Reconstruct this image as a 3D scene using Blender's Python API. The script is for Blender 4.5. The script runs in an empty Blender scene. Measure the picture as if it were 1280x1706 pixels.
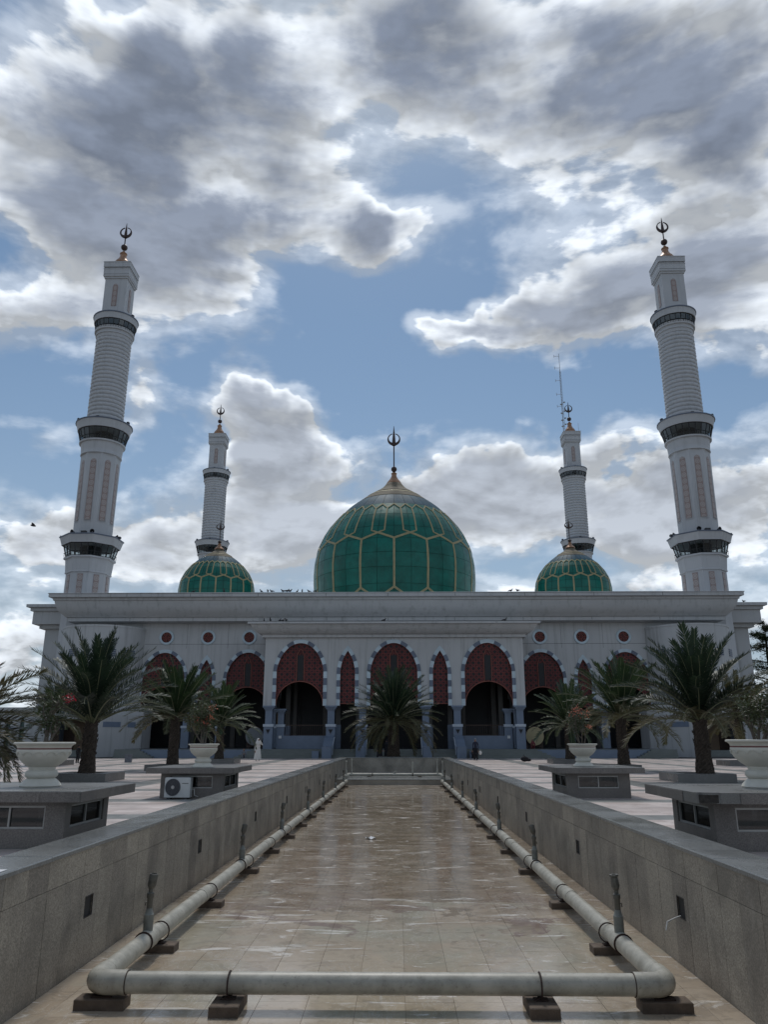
import bpy, math, random
from mathutils import Vector, Matrix
rnd = random.Random(7)
sc = bpy.context.scene
C = sc.collection
PI = math.pi
R = math.radians

# ------------------------------------------------------------------ camera
cam_d = bpy.data.cameras.new("camera")
cam = bpy.data.objects.new("camera", cam_d); C.objects.link(cam)
cam_d.sensor_fit = 'VERTICAL'; cam_d.sensor_height = 36.0
cam_d.lens = 36.0 * 1290.0 / 1706.0
cam_d.clip_start = 0.1; cam_d.clip_end = 6000
cam.location = (0.28, 0.0, 1.5)
cam.rotation_euler = (R(90 + 16.454), 0, R(0.937))
sc.camera = cam

# ------------------------------------------------------------------ light
SUN_EL, SUN_AZ = 60.0, 4.0          # sun ahead of the camera, behind the clouds (azimuth from +Y towards -X)
sd = bpy.data.lights.new("sun", 'SUN'); so = bpy.data.objects.new("sun", sd); C.objects.link(so)
sd.energy = 2.0; sd.angle = R(9); sd.color = (1.0, 0.96, 0.9)
_dir = Vector((-math.sin(R(SUN_AZ)) * math.cos(R(SUN_EL)), math.cos(R(SUN_AZ)) * math.cos(R(SUN_EL)), math.sin(R(SUN_EL))))
so.rotation_euler = _dir.to_track_quat('Z', 'Y').to_euler()
so.location = (0, 40, 60)
sc.view_settings.view_transform = 'Standard'
sc.view_settings.look = 'None'
sc.view_settings.gamma = 1.0
sc.view_settings.use_curve_mapping = False
sc.view_settings.exposure = -0.35

# ------------------------------------------------------------------ node helper
class NT:
    def __init__(s, nt): s.nt = nt
    def n(s, t, **kw):
        nd = s.nt.nodes.new(t)
        for k, v in kw.items(): setattr(nd, k, v)
        return nd
    def l(s, a, b): s.nt.links.new(a, b)
    def setin(s, sock, v):
        if hasattr(v, 'is_linked') or isinstance(v, bpy.types.NodeSocket): s.l(v, sock)
        elif v is not None: sock.default_value = v
    def m(s, op, a, b=None, c=None, clamp=False):
        nd = s.n('ShaderNodeMath', operation=op); nd.use_clamp = clamp
        s.setin(nd.inputs[0], a)
        if b is not None: s.setin(nd.inputs[1], b)
        if c is not None: s.setin(nd.inputs[2], c)
        return nd.outputs[0]
    def v(s, op, a, b=None):
        nd = s.n('ShaderNodeVectorMath', operation=op)
        s.setin(nd.inputs[0], a)
        if b is not None: s.setin(nd.inputs[1], b)
        return nd.outputs[0]
    def noise(s, vec, scale, detail=3, rough=0.55, dist=0.0, col=False, dims='3D'):
        nd = s.n('ShaderNodeTexNoise', noise_dimensions=dims)
        if vec is not None: s.l(vec, nd.inputs['Vector'])
        nd.inputs['Scale'].default_value = scale; nd.inputs['Detail'].default_value = detail
        nd.inputs['Roughness'].default_value = rough; nd.inputs['Distortion'].default_value = dist
        return nd.outputs['Color'] if col else nd.outputs['Fac']
    def mr(s, val, a, b, c=0.0, d=1.0, smooth=False):
        nd = s.n('ShaderNodeMapRange'); nd.clamp = True
        if smooth: nd.interpolation_type = 'SMOOTHSTEP'
        s.l(val, nd.inputs[0])
        for i, q in enumerate((a, b, c, d)): s.setin(nd.inputs[i + 1], q)
        return nd.outputs[0]
    def mix(s, fac, a, b, blend='MIX'):
        nd = s.n('ShaderNodeMix', data_type='RGBA', blend_type=blend)
        s.setin(nd.inputs[0], fac)
        for i, q in ((6, a), (7, b)):
            if isinstance(q, (tuple, list)): q = tuple(q) + ((1.0,) if len(q) == 3 else ())
            s.setin(nd.inputs[i], q)
        return nd.outputs[2]

# ------------------------------------------------------------------ world: Nishita sky with a broken deck of clouds
W = bpy.data.worlds.new("World"); sc.world = W; W.use_nodes = True
W.node_tree.nodes.clear()
w = NT(W.node_tree)
SKY_STRENGTH = 0.1
BIAS = 0.05
out = w.n('ShaderNodeOutputWorld'); bg = w.n('ShaderNodeBackground'); bg.inputs[1].default_value = SKY_STRENGTH
w.l(bg.outputs[0], out.inputs[0])
sky = w.n('ShaderNodeTexSky', sky_type='NISHITA'); sky.sun_disc = False
sky.sun_elevation = R(SUN_EL); sky.sun_rotation = R(-SUN_AZ)
sky.air_density = 1.0; sky.dust_density = 0.6; sky.ozone_density = 1.5
tc = w.n('ShaderNodeTexCoord'); D = tc.outputs['Generated']
sep = w.n('ShaderNodeSeparateXYZ'); w.l(D, sep.inputs[0])
dx, dy, dz = sep.outputs
yy = w.m('MAXIMUM', dy, 0.08)
u = w.m('DIVIDE', dx, yy); v = w.m('DIVIDE', dz, yy)
# large cloud masses: (u, v, half-width, half-height, weight); negative = clear gap
BL = []
def PX(px, py):
    p = R(16.454); ya = R(0.937); x = (px - 640) / 1290.; y = -(py - 853) / 1290.
    X = -math.sin(ya) * math.cos(p) + x * math.cos(ya) + y * math.sin(ya) * math.sin(p)
    Y = math.cos(ya) * math.cos(p) + x * math.sin(ya) - y * math.cos(ya) * math.sin(p)
    Z = math.sin(p) + y * math.cos(p)
    return X / Y, Z / Y
def blob(px, py, rx, ry, wt):
    a = PX(px - rx, py); b = PX(px + rx, py); c = PX(px, py - ry); d = PX(px, py + ry)
    BL.append(((a[0] + b[0]) / 2, (c[1] + d[1]) / 2, (b[0] - a[0]) / 2, (c[1] - d[1]) / 2, wt))
# dark heavy masses
blob(150, 250, 170, 110, 00.40); blob(330, 280, 120, 110, 00.32); blob(120, 380, 120, 70, 00.29); blob(330, 420, 110, 70, 00.27); blob(230, 480, 110, 40, 00.14)
blob(620, 60, 130, 80, 00.40); blob(760, 190, 110, 80, 00.36); blob(950, 60, 150, 70, 00.31); blob(1150, 90, 150, 80, 00.36); blob(880, 230, 90, 50, 00.27); blob(1040, 190, 100, 55, 00.22)
blob(1230, 400, 90, 130, 00.43); blob(1120, 470, 100, 70, 00.36); blob(1020, 470, 50, 50, 00.14)
# light and thin ones
blob(70, 80, 80, 60, 0.28); blob(540, 190, 95, 60, 0.16); blob(480, 120, 70, 70, -.14); blob(600, 230, 60, 40, -.12); blob(60, 60, 90, 60, -.10); blob(330, 130, 50, 30, -.12); blob(800, 30, 50, 40, -.12); blob(1120, 250, 110, 30, -.10); blob(420, 90, 60, 60, 0.28); blob(500, 320, 50, 50, 0.23); blob(250, 110, 60, 40, 0.25)
blob(650, 400, 50, 42, .2); blob(645, 395, 55, 45, 0.29); blob(920, 520, 90, 40, 0.30); blob(765, 532, 60, 26, .2); blob(880, 545, 70, 30, .2); blob(765, 532, 55, 22, 0.28); blob(960, 320, 90, 40, 0.23); blob(1150, 260, 90, 35, 0.23)
blob(60, 530, 100, 50, 0.32); blob(360, 520, 60, 20, 0.23); blob(450, 720, 62, 85, 0.46); blob(520, 740, 45, 50, 0.29); blob(480, 850, 100, 60, 0.41)
blob(235, 680, 42, 40, 0.39); blob(110, 700, 60, 18, 0.21); blob(740, 815, 110, 40, 0.34); blob(880, 790, 90, 45, 0.39); blob(850, 880, 150, 40, 0.30)
blob(1070, 790, 70, 40, 0.34); blob(1030, 830, 90, 30, 0.29); blob(1240, 850, 60, 50, 0.39); blob(75, 890, 70, 40, 0.37); blob(280, 880, 80, 45, 0.34); blob(1040, 972, 60, 18, 0.28); blob(50, 1060, 80, 60, 0.23)
blob(70, 905, 120, 60, .2); blob(300, 900, 90, 60, .22); blob(850, 860, 200, 70, .2); blob(560, 890, 90, 60, .2); blob(1230, 900, 80, 70, .22); blob(1080, 830, 110, 60, .16); blob(440, 640, 40, 35, .24); blob(820, 740, 30, 22, .2); blob(30, 560, 120, 50, .16)
# clear gaps
blob(560, 540, 130, 75, -0.39); blob(760, 440, 75, 60, -0.35); blob(335, 75, 45, 28, -0.23); blob(820, 640, 170, 60, -0.43); blob(600, 640, 80, 70, -0.33); blob(660, 700, 60, 60, -0.27)
blob(330, 630, 60, 60, -0.33); blob(1200, 650, 90, 50, -0.39); blob(1040, 640, 90, 60, -0.33); blob(60, 620, 90, 30, -0.23); blob(700, 320, 70, 22, -0.20); blob(1170, 320, 55, 26, -0.20); blob(1010, 390, 35, 30, -0.16)
blob(15, 420, 30, 35, -0.23); blob(150, 790, 110, 40, -0.33); blob(1000, 585, 60, 25, -0.16); blob(930, 950, 110, 30, -0.20); blob(180, 20, 35, 30, -0.23); blob(1190, 940, 60, 60, -0.23); blob(480, 600, 70, 25, -0.16); blob(600, 790, 40, 30, -0.16)
acc = None
warp = w.noise(D, 4.0, 2, .5, 0, True)
warp2 = w.noise(D, 14.0, 3, .6, 0, True)
wsep = w.n('ShaderNodeSeparateColor'); w.l(warp, wsep.inputs[0]); wsep2 = w.n('ShaderNodeSeparateColor'); w.l(warp2, wsep2.inputs[0])
def wob(base_, i):
    q = w.m('MULTIPLY_ADD', w.m('SUBTRACT', wsep.outputs[i], .5), .14, base_)
    return w.m('MULTIPLY_ADD', w.m('SUBTRACT', wsep2.outputs[i], .5), .11, q)
uw = wob(u, 0); vw = wob(v, 1)
for (bu, bv, ru, rv, wt) in BL:
    a = w.m('MULTIPLY_ADD', uw, 1 / ru, -bu / ru); b = w.m('MULTIPLY_ADD', vw, 1 / rv, -bv / rv)
    q = w.m('MULTIPLY_ADD', a, a, w.m('MULTIPLY', b, b))
    g = w.m('DIVIDE', wt, w.m('MULTIPLY_ADD', q, w.m('MULTIPLY_ADD', q, .42, .25), 1.0))
    acc = g if acc is None else w.m('ADD', acc, g)
fwd = w.mr(dy, 0.05, 0.3)
field = w.m('MULTIPLY', acc, fwd)
# cloud-plane projection keeps clouds flattening towards the horizon
den = w.m('ADD', w.m('MAXIMUM', dz, 0.0), 0.5)
cmb = w.n('ShaderNodeCombineXYZ'); w.l(w.m('DIVIDE', dx, den), cmb.inputs[0]); w.l(w.m('DIVIDE', dy, den), cmb.inputs[1])
w.l(w.m('MULTIPLY', dz, 2.2), cmb.inputs[2])
P = cmb.outputs[0]
def dens(vec, det=9):
    a = w.noise(vec, 4.2, det, .57, 0.2)
    return w.m('MULTIPLY', w.m('SUBTRACT', a, .5), 1.95)
def billow(vec, sc_):
    vn = w.n('ShaderNodeTexVoronoi', feature='F1'); w.l(vec, vn.inputs['Vector']); vn.inputs['Scale'].default_value = sc_
    vn.inputs['Detail'].default_value = 1.6; vn.inputs['Roughness'].default_value = .5
    return vn.outputs['Distance']
wv = w.n('ShaderNodeVectorMath', operation='MULTIPLY_ADD'); w.l(warp2, wv.inputs[0]); wv.inputs[1].default_value = (.14, .14, .14); w.l(P, wv.inputs[2])
n0 = dens(P)
puff = w.m('MULTIPLY', w.m('SUBTRACT', .42, billow(wv.outputs[0], 5.5)), .42)
sh = w.n('ShaderNodeVectorMath', operation='ADD'); w.l(P, sh.inputs[0]); sh.inputs[1].default_value = (0.0, -0.022, 0.04)
n1 = dens(sh.outputs[0], 5)
sh2 = w.n('ShaderNodeVectorMath', operation='ADD'); w.l(wv.outputs[0], sh2.inputs[0]); sh2.inputs[1].default_value = (0.0, -0.022, 0.04)
puff1 = w.m('MULTIPLY', w.m('SUBTRACT', .42, billow(sh2.outputs[0], 5.5)), .42)
body = w.m('ADD', n0, puff)
base = w.m('ADD', w.m('ADD', field, body), w.mr(dz, .12, .5, BIAS + .09, BIAS))
alpha = w.mr(base, -0.02, 0.18, 0, 1, True)
thin = w.mr(base, -0.34, 0.05, 0, .42, True)            # faint veil round the clouds
thick = w.mr(base, 0.10, 0.56, 0, 1, True)
lit = w.mr(w.m('SUBTRACT', body, w.m('ADD', n1, puff1)), -.16, .16, 0, 1)
low = w.mr(dz, .15, .62, .38, 1.0)                       # low clouds are seen from the side and stay paler
dark = w.m('MULTIPLY', thick, low)
bright = w.mix(dark, (.85, .905, .97), (.25, .295, .385))
relief = w.mr(thick, 0, 1, .40, .19)
shade = w.m('MULTIPLY_ADD', w.m('SUBTRACT', lit, .5), w.m('MULTIPLY', relief, 1.7), .86)
vs = w.n('ShaderNodeVectorMath', operation='SCALE'); w.l(bright, vs.inputs[0]); w.l(shade, vs.inputs[3])
cloudc = w.n('ShaderNodeVectorMath', operation='SCALE'); w.l(vs.outputs[0], cloudc.inputs[0]); cloudc.inputs[3].default_value = 1.30 / SKY_STRENGTH
cov = w.m('MAXIMUM', alpha, thin)
cov = w.m('MULTIPLY', cov, w.mr(dz, -0.02, 0.06))
hz = w.m('POWER', w.mr(dz, 0.0, .55, 1, 0), 1.4)      # milky air towards the horizon
skt = w.mix(1.0, sky.outputs[0], (.88, 1.03, 1.05), 'MULTIPLY')
skyh = w.mix(w.m('MULTIPLY', hz, .85), skt, (.50 / SKY_STRENGTH, .60 / SKY_STRENGTH, .74 / SKY_STRENGTH))
below = w.mr(dz, -.25, -.01)
skyh = w.mix(below, (.13 / SKY_STRENGTH, .12 / SKY_STRENGTH, .11 / SKY_STRENGTH), skyh)
final = w.mix(cov, skyh, cloudc.outputs[0])
w.l(final, bg.inputs[0])
W.cycles.sampling_method = 'MANUAL'; W.cycles.sample_map_resolution = 512

# ------------------------------------------------------------------ materials
PCX = .10        # the pool's axis lies a little to the right of the mosque's
MATS = {}
def mat(name):
    m = bpy.data.materials.new(name); m.use_nodes = True
    nt = m.node_tree; b = nt.nodes['Principled BSDF']
    MATS[name] = m
    return m, NT(nt), b
def rgb(c): return (c[0], c[1], c[2], 1.0)
def simple(name, col, rough=.6, var=.15, scale=3.0, bump=0.0, metal=0.0, spec=.5, rand=0.0, stretch=None, bscale=None, world=True):
    m, t, b = mat(name)
    if world: src = t.n('ShaderNodeNewGeometry').outputs['Position']
    else: src = t.n('ShaderNodeTexCoord').outputs['Object']
    if stretch: src = t.v('MULTIPLY', src, stretch)
    n = t.noise(src, scale, 5, .6)
    f = t.mr(n, .25, .75)
    lo = tuple(c * (1 - var) for c in col); hi = tuple(min(1, c * (1 + var)) for c in col)
    c = t.mix(f, lo, hi)
    if rand:
        oi = t.n('ShaderNodeObjectInfo').outputs['Random']
        c = t.mix(1.0, c, t.mix(oi, (1 - rand,) * 3, (1 + rand,) * 3), 'MULTIPLY')
    t.l(c, b.inputs['Base Color'])
    b.inputs['Roughness'].default_value = rough; b.inputs['Metallic'].default_value = metal
    b.inputs['Specular IOR Level'].default_value = spec
    if bump:
        bn = t.n('ShaderNodeBump'); bn.inputs['Strength'].default_value = bump; bn.inputs['Distance'].default_value = .02
        t.l(t.noise(src, bscale or scale * 8, 4, .6), bn.inputs['Height']); t.l(bn.outputs[0], b.inputs['Normal'])
    return m

def white_wall(name, col, streak=.35):
    m, t, b = mat(name)
    P_ = t.n('ShaderNodeNewGeometry').outputs['Position']
    big = t.noise(P_, .35, 4, .6)
    st = t.noise(t.v('MULTIPLY', P_, (2.4, 2.4, .12)), 1.0, 5, .65)
    st = t.mr(st, .52, .78)
    c = t.mix(t.mr(big, .3, .7), tuple(x * .9 for x in col), col)
    c = t.mix(t.m('MULTIPLY', st, streak), c, (.17, .17, .16))
    t.l(c, b.inputs['Base Color']); b.inputs['Roughness'].default_value = .7
    bn = t.n('ShaderNodeBump'); bn.inputs['Strength'].default_value = .15; bn.inputs['Distance'].default_value = .02
    t.l(t.noise(P_, 9, 4, .6), bn.inputs['Height']); t.l(bn.outputs[0], b.inputs['Normal'])
    return m
WHITE = white_wall('white_painted_render', (.475, .48, .48), .55)
WHITE2 = white_wall('white_tower_tile', (.49, .50, .515), .3)
LEDGE = white_wall('white_ledge', (.58, .59, .60), .5)
BLUE = simple('blue_grey_paint', (.15, .19, .255), .5, .12, 1.5, .1)
BLUEL = simple('pale_band_paint', (.45, .50, .56), .6, .1, 3)
VGREY = simple('slate_voussoir', (.12, .145, .195), .55, .15, 3, rand=.12)
VLIGHT = simple('pale_voussoir', (.47, .56, .61), .6, .12, 3, rand=.06)
DARKI = simple('dark_interior', (.010, .011, .013), .6, .3, 1)  # near-black: the shade inside the arcade is put into the colour
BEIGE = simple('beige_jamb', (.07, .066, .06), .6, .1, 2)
DGLASS = simple('dark_glass', (.012, .018, .024), .12, .3, 1, spec=.5)
BLACKM = simple('black_metal', (.015, .015, .018), .45, .2, 6)
ALU = simple('aluminium_frame', (.33, .33, .32), .4, .12, 5, metal=.3)
GOLD = simple('aged_gold', (.34, .19, .11), .42, .25, 2.5, metal=.35)
BRONZE = simple('dark_bronze', (.055, .035, .03), .5, .3, 5, metal=.4)
TERRA = simple('terracotta_tile', (.26, .075, .045), .6, .2, 5)
MAST = simple('galvanised_mast', (.30, .31, .33), .5, .15, 4, metal=.2)

def lattice_mat():
    m, t, b = mat('red_carved_lattice')
    P_ = t.n('ShaderNodeNewGeometry').outputs['Position']
    s = t.n('ShaderNodeSeparateXYZ'); t.l(P_, s.inputs[0])
    # eight-pointed star grid: distance to cell centres plus diagonal bars
    cs = .52
    def cell(o, k): return t.m('SUBTRACT', t.m('FRACT', t.m('MULTIPLY_ADD', o, k / cs, .5)), .5)
    a = t.m('ABSOLUTE', cell(s.outputs[0], 1)); c = t.m('ABSOLUTE', cell(s.outputs[2], 1))
    d1 = t.m('MAXIMUM', a, c); d2 = t.m('MULTIPLY', t.m('ADD', a, c), .7071)
    star = t.m('MINIMUM', d1, d2)
    ring = t.m('ABSOLUTE', t.m('SUBTRACT', star, .20)); ring2 = t.m('ABSOLUTE', t.m('SUBTRACT', d2, .40))
    ring3 = t.m('ABSOLUTE', t.m('SUBTRACT', d1, .47))
    bar = t.m('MINIMUM', ring, ring2)
    f = t.mr(bar, .045, .08)
    nz = t.noise(P_, 1.2, 4, .6)
    red = t.mix(t.mr(nz, .3, .7), (.12, .023, .022), (.20, .040, .035))
    t.l(t.mix(f, red, (.008, .004, .005)), b.inputs['Base Color'])
    b.inputs['Roughness'].default_value = .6
    bn = t.n('ShaderNodeBump'); bn.invert = True; bn.inputs['Strength'].default_value = .6; bn.inputs['Distance'].default_value = .05
    t.l(f, bn.inputs['Height']); t.l(bn.outputs[0], b.inputs['Normal'])
LATT = None; lattice_mat(); LATT = MATS['red_carved_lattice']
LFRAME = simple('copper_frame', (.21, .065, .045), .55, .15, 4)

def granite(name, base, speck=.5, rough=.35, rand=.12, wear=(.3, .28, .24), damp=.4):
    m, t, b = mat(name)
    P_ = t.n('ShaderNodeNewGeometry').outputs['Position']
    v1 = t.n('ShaderNodeTexVoronoi'); t.l(P_, v1.inputs['Vector']); v1.inputs['Scale'].default_value = 90
    sp = t.mr(t.noise(P_, 60, 3, .7), .35, .68)
    c = t.mix(sp, tuple(x * (1 - speck) for x in base), tuple(x * (1 + speck) for x in base))
    c = t.mix(t.m('MULTIPLY', t.mr(v1.outputs['Distance'], .0, .35, 1, 0), .25), c, tuple(x * 1.8 for x in base))
    lg = t.noise(P_, .9, 5, .65, .4)
    c = t.mix(t.m('MULTIPLY', t.mr(lg, .45, .7), damp), c, tuple(x * .45 for x in base))
    wr = t.noise(t.v('MULTIPLY', P_, (1.5, 1.5, .5)), 1.7, 6, .7, .3)
    c = t.mix(t.m('MULTIPLY', t.mr(wr, .58, .74), .35), c, wear)
    oi = t.n('ShaderNodeObjectInfo').outputs['Random']
    c = t.mix(1.0, c, t.mix(oi, (1 - rand,) * 3, (1 + rand, 1 + rand, 1 + rand * .8)), 'MULTIPLY')
    t.l(c, b.inputs['Base Color'])
    t.l(t.mr(lg, .3, .7, rough - .1, rough + .15), b.inputs['Roughness'])
    bn = t.n('ShaderNodeBump'); bn.inputs['Strength'].default_value = .12; bn.inputs['Distance'].default_value = .004
    t.l(sp, bn.inputs['Height']); t.l(bn.outputs[0], b.inputs['Normal'])
    return m
GR_WALL = granite('brown_granite', (.295, .262, .22), .5, .4, .2, (.5, .47, .42), .8)
GR_CAP = granite('grey_granite', (.20, .205, .20), .3, .2, .1, (.42, .42, .40), .3)
GR_KIOSK = granite('kiosk_granite', (.15, .135, .125), .4, .4, .1)
GR_SLAB = granite('slab_granite', (.16, .157, .15), .35, .3, .06)
JOINT = simple('dark_joint', (.035, .033, .03), .9, .3, 4)
DIRTY = simple('dark_mortar', (.05, .045, .04), .95, .5, 20, .8)
GROUT = simple('brown_grout', (.13, .10, .075), .9, .3, 4)
CONC = simple('stained_concrete', (.115, .085, .062), .85, .4, 7, .4)

def floor_mat():
    m, t, b = mat('stained_marble_floor')
    P_ = t.n('ShaderNodeNewGeometry').outputs['Position']
    s = t.n('ShaderNodeSeparateXYZ'); t.l(P_, s.inputs[0])
    # per-tile tint from the half-metre grid the tiles are laid on
    fl = t.n('ShaderNodeVectorMath', operation='FLOOR'); t.l(t.v('MULTIPLY', t.v('ADD', P_, (.25 - PCX, 0, 0)), (2, 2, 0)), fl.inputs[0])
    wn = t.n('ShaderNodeTexWhiteNoise', noise_dimensions='3D'); t.l(fl.outputs[0], wn.inputs['Vector'])
    tint = wn.outputs['Value']
    c = t.mix(tint, (.43, .345, .25), (.52, .43, .325))
    g = t.noise(P_, .55, 4, .6, .5)
    c = t.mix(t.m('MULTIPLY', t.mr(g, .48, .62), .55), c, (.38, .38, .30))          # greenish scum
    # wet dirty film with a ragged edge, over the far part of the basin
    e = t.noise(P_, .9, 6, .6, .6)
    wet = t.mr(t.m('ADD', s.outputs[1], t.m('MULTIPLY', t.m('SUBTRACT', e, .5), 11.0)), 13.0, 13.3)
    brown = t.mix(t.mr(t.noise(t.v('MULTIPLY', P_, (.8, 1.2, 1)), 1.6, 5, .65, .6), .38, .62), (.25, .19, .13), (.42, .34, .255))
    pur = t.mr(t.noise(P_, 1.1, 5, .6, .8), .50, .55)
    nearw = t.mr(s.outputs[1], 12.0, 15.5, 1, 0)
    brown = t.mix(t.m('MULTIPLY', pur, nearw), brown, (.26, .18, .155))
    c = t.mix(t.m('MULTIPLY', wet, .85), c, brown)
    # chalky drying marks and scuffs
    q = t.noise(t.v('MULTIPLY', P_, (.7, 1.9, 1)), 1.5, 8, .68, 1.2)
    chalk = t.mr(q, .575, .64)
    q2 = t.noise(t.v('MULTIPLY', P_, (1.6, .7, 1)), 2.2, 8, .7, 1.6)
    q3 = t.n('ShaderNodeMath', operation='ABSOLUTE'); t.l(t.m('SUBTRACT', q2, .5), q3.inputs[0])
    line = t.m('MULTIPLY', t.mr(q3.outputs[0], .0, .012, 1, 0), t.mr(t.noise(P_, .8, 2), .42, .55))
    c = t.mix(t.m('MULTIPLY', t.m('MAXIMUM', chalk, line), .6), c, (.70, .68, .64))
    dk = t.mr(t.noise(P_, 3.3, 8, .72, .8), .60, .72)
    c = t.mix(t.m('MULTIPLY', dk, .5), c, (.11, .09, .065))
    bl = t.mr(t.noise(P_, 1.9, 7, .7, 1.4), .54, .58)
    c = t.mix(t.m('MULTIPLY', bl, .28), c, (.20, .16, .12))
    gr = t.mr(t.noise(P_, 9.0, 6, .75, .3), .35, .7)
    c = t.mix(t.m('MULTIPLY', gr, .22), c, (.12, .10, .08))
    t.l(c, b.inputs['Base Color'])
    ro = t.mr(t.noise(P_, 1.3, 5, .6), .35, .65, .04, .20)
    t.l(t.m('ADD', ro, t.m('MULTIPLY', t.m('MAXIMUM', chalk, dk), .3)), b.inputs['Roughness'])
    b.inputs['Specular IOR Level'].default_value = .75
    bn = t.n('ShaderNodeBump'); bn.inputs['Strength'].default_value = .22; bn.inputs['Distance'].default_value = .006
    t.l(t.noise(P_, 7, 5, .65), bn.inputs['Height']); t.l(bn.outputs[0], b.inputs['Normal'])
    return m
FLOOR = floor_mat()

def plaza_mat():
    m, t, b = mat('plaza_paving')
    P_ = t.n('ShaderNodeNewGeometry').outputs['Position']
    s = t.n('ShaderNodeSeparateXYZ'); t.l(P_, s.inputs[0])
    fl = t.n('ShaderNodeVectorMath', operation='FLOOR'); t.l(t.v('MULTIPLY', P_, (2, 2, 0)), fl.inputs[0])
    wn = t.n('ShaderNodeTexWhiteNoise', noise_dimensions='3D'); t.l(fl.outputs[0], wn.inputs['Vector'])
    fs = t.n('ShaderNodeSeparateXYZ'); t.l(fl.outputs[0], fs.inputs[0])
    def band(o, shift):
        q = t.m('FLOORED_MODULO', t.m('ADD', o, shift), 9.0)
        return t.m('LESS_THAN', q, 1.9)
    bd = t.m('MAXIMUM', band(fs.outputs[0], 1.0), band(fs.outputs[1], 3.0))
    pink = t.mix(wn.outputs['Value'], (.50, .41, .37), (.66, .57, .525))
    grey = t.mix(wn.outputs['Value'], (.17, .175, .165), (.25, .25, .235))
    c = t.mix(bd, pink, grey)
    st = t.noise(t.v('MULTIPLY', P_, (.3, 1, 1)), .6, 5, .65)
    c = t.mix(t.m('MULTIPLY', t.mr(st, .5, .75), .5), c, (.14, .12, .105))
    t.l(c, b.inputs['Base Color'])
    t.l(t.mr(t.noise(P_, 1.4, 4), .3, .7, .3, .55), b.inputs['Roughness'])
    return m
PAVE = plaza_mat()
GROUND = simple('dusty_ground', (.20, .18, .15), .9, .25, .4, .3)

def pvc_mat():
    m, t, b = mat('weathered_pvc')
    ob = t.n('ShaderNodeNewGeometry'); P_ = ob.outputs['Position']
    n = t.noise(P_, 5, 6, .65, .3)
    c = t.mix(t.mr(n, .35, .65), (.30, .285, .235), (.45, .43, .365))
    c = t.mix(t.m('MULTIPLY', t.mr(t.noise(P_, 22, 5, .7), .56, .70), .6), c, (.14, .13, .10))
    t.l(c, b.inputs['Base Color']); b.inputs['Roughness'].default_value = .45
    bn = t.n('ShaderNodeBump'); bn.inputs['Strength'].default_value = .15; bn.inputs['Distance'].default_value = .005
    t.l(n, bn.inputs['Height']); t.l(bn.outputs[0], b.inputs['Normal'])
    return m
PVC = pvc_mat()
RUST = simple('rusty_steel', (.045, .025, .018), .8, .4, 20, .3)
NOZP = simple('grey_nozzle_pvc', (.17, .175, .155), .5, .3, 12, .1)
NOZZ = simple('grey_nozzle_metal', (.10, .098, .085), .5, .35, 18, .1, metal=.2)

def dome_green():
    m, t, b = mat('green_enamel')
    ob = t.n('ShaderNodeTexCoord').outputs['Object']
    n = t.noise(t.n('ShaderNodeNewGeometry').outputs['Position'], .7, 4, .6)
    oi = t.n('ShaderNodeObjectInfo').outputs['Random']
    c = t.mix(t.mr(n, .3, .7), (.001, .085, .062), (.003, .150, .112))
    c = t.mix(1.0, c, t.mix(oi, (.82, .85, .85), (1.15, 1.12, 1.12)), 'MULTIPLY')
    t.l(c, b.inputs['Base Color']); b.inputs['Specular IOR Level'].default_value = .35; t.l(t.mr(t.noise(t.n('ShaderNodeNewGeometry').outputs['Position'], 1.6, 4), .3, .7, .28, .46), b.inputs['Roughness'])
    return m
GREEN = dome_green()
DJOINT = simple('dome_joint', (.006, .03, .025), .8, .2, 2)
DRIB = simple('cream_rib', (.36, .31, .17), .6, .15, 1.5)
DBLUE = simple('blue_crown_panel', (.03, .085, .12), .6, .3, .9, spec=.2)
DTAN = simple('tan_crown', (.15, .125, .085), .8, .15, 2)
def ornament_mat():
    m, t, b = mat('pink_ornament_tile')
    P_ = t.n('ShaderNodeNewGeometry').outputs['Position']
    s = t.n('ShaderNodeSeparateXYZ'); t.l(P_, s.inputs[0])
    z = t.m('SUBTRACT', t.m('FRACT', t.m('MULTIPLY', s.outputs[2], 1.35)), .5)
    ob = t.n('ShaderNodeSeparateXYZ'); t.l(t.n('ShaderNodeTexCoord').outputs['Object'], ob.inputs[0])
    an = t.m('ARCTAN2', ob.outputs[0], ob.outputs[1])
    ax = t.m('MULTIPLY', t.m('SUBTRACT', t.m('FRACT', t.m('ADD', t.m('DIVIDE', an, PI / 4), .5)), .5), 2.4)
    rr_ = t.m('SQRT', t.m('ADD', t.m('MULTIPLY', z, z), t.m('MULTIPLY', ax, ax)))
    q = t.m('MINIMUM', t.m('ABSOLUTE', t.m('SUBTRACT', rr_, .34)), t.m('ABSOLUTE', t.m('SUBTRACT', rr_, .12)))
    f = t.mr(q, .04, .10)
    t.l(t.mix(f, (.40, .355, .335), (.29, .225, .21)), b.inputs['Base Color']); b.inputs['Roughness'].default_value = .6
    return m
ORN = ornament_mat()
POT = simple('white_cast_pot', (.58, .56, .49), .55, .1, 4, .1)
POTRED = simple('red_line_paint', (.16, .035, .03), .5, .15, 4)
SOIL = simple('soil', (.05, .035, .025), .95, .3, 12, .4)

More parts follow.
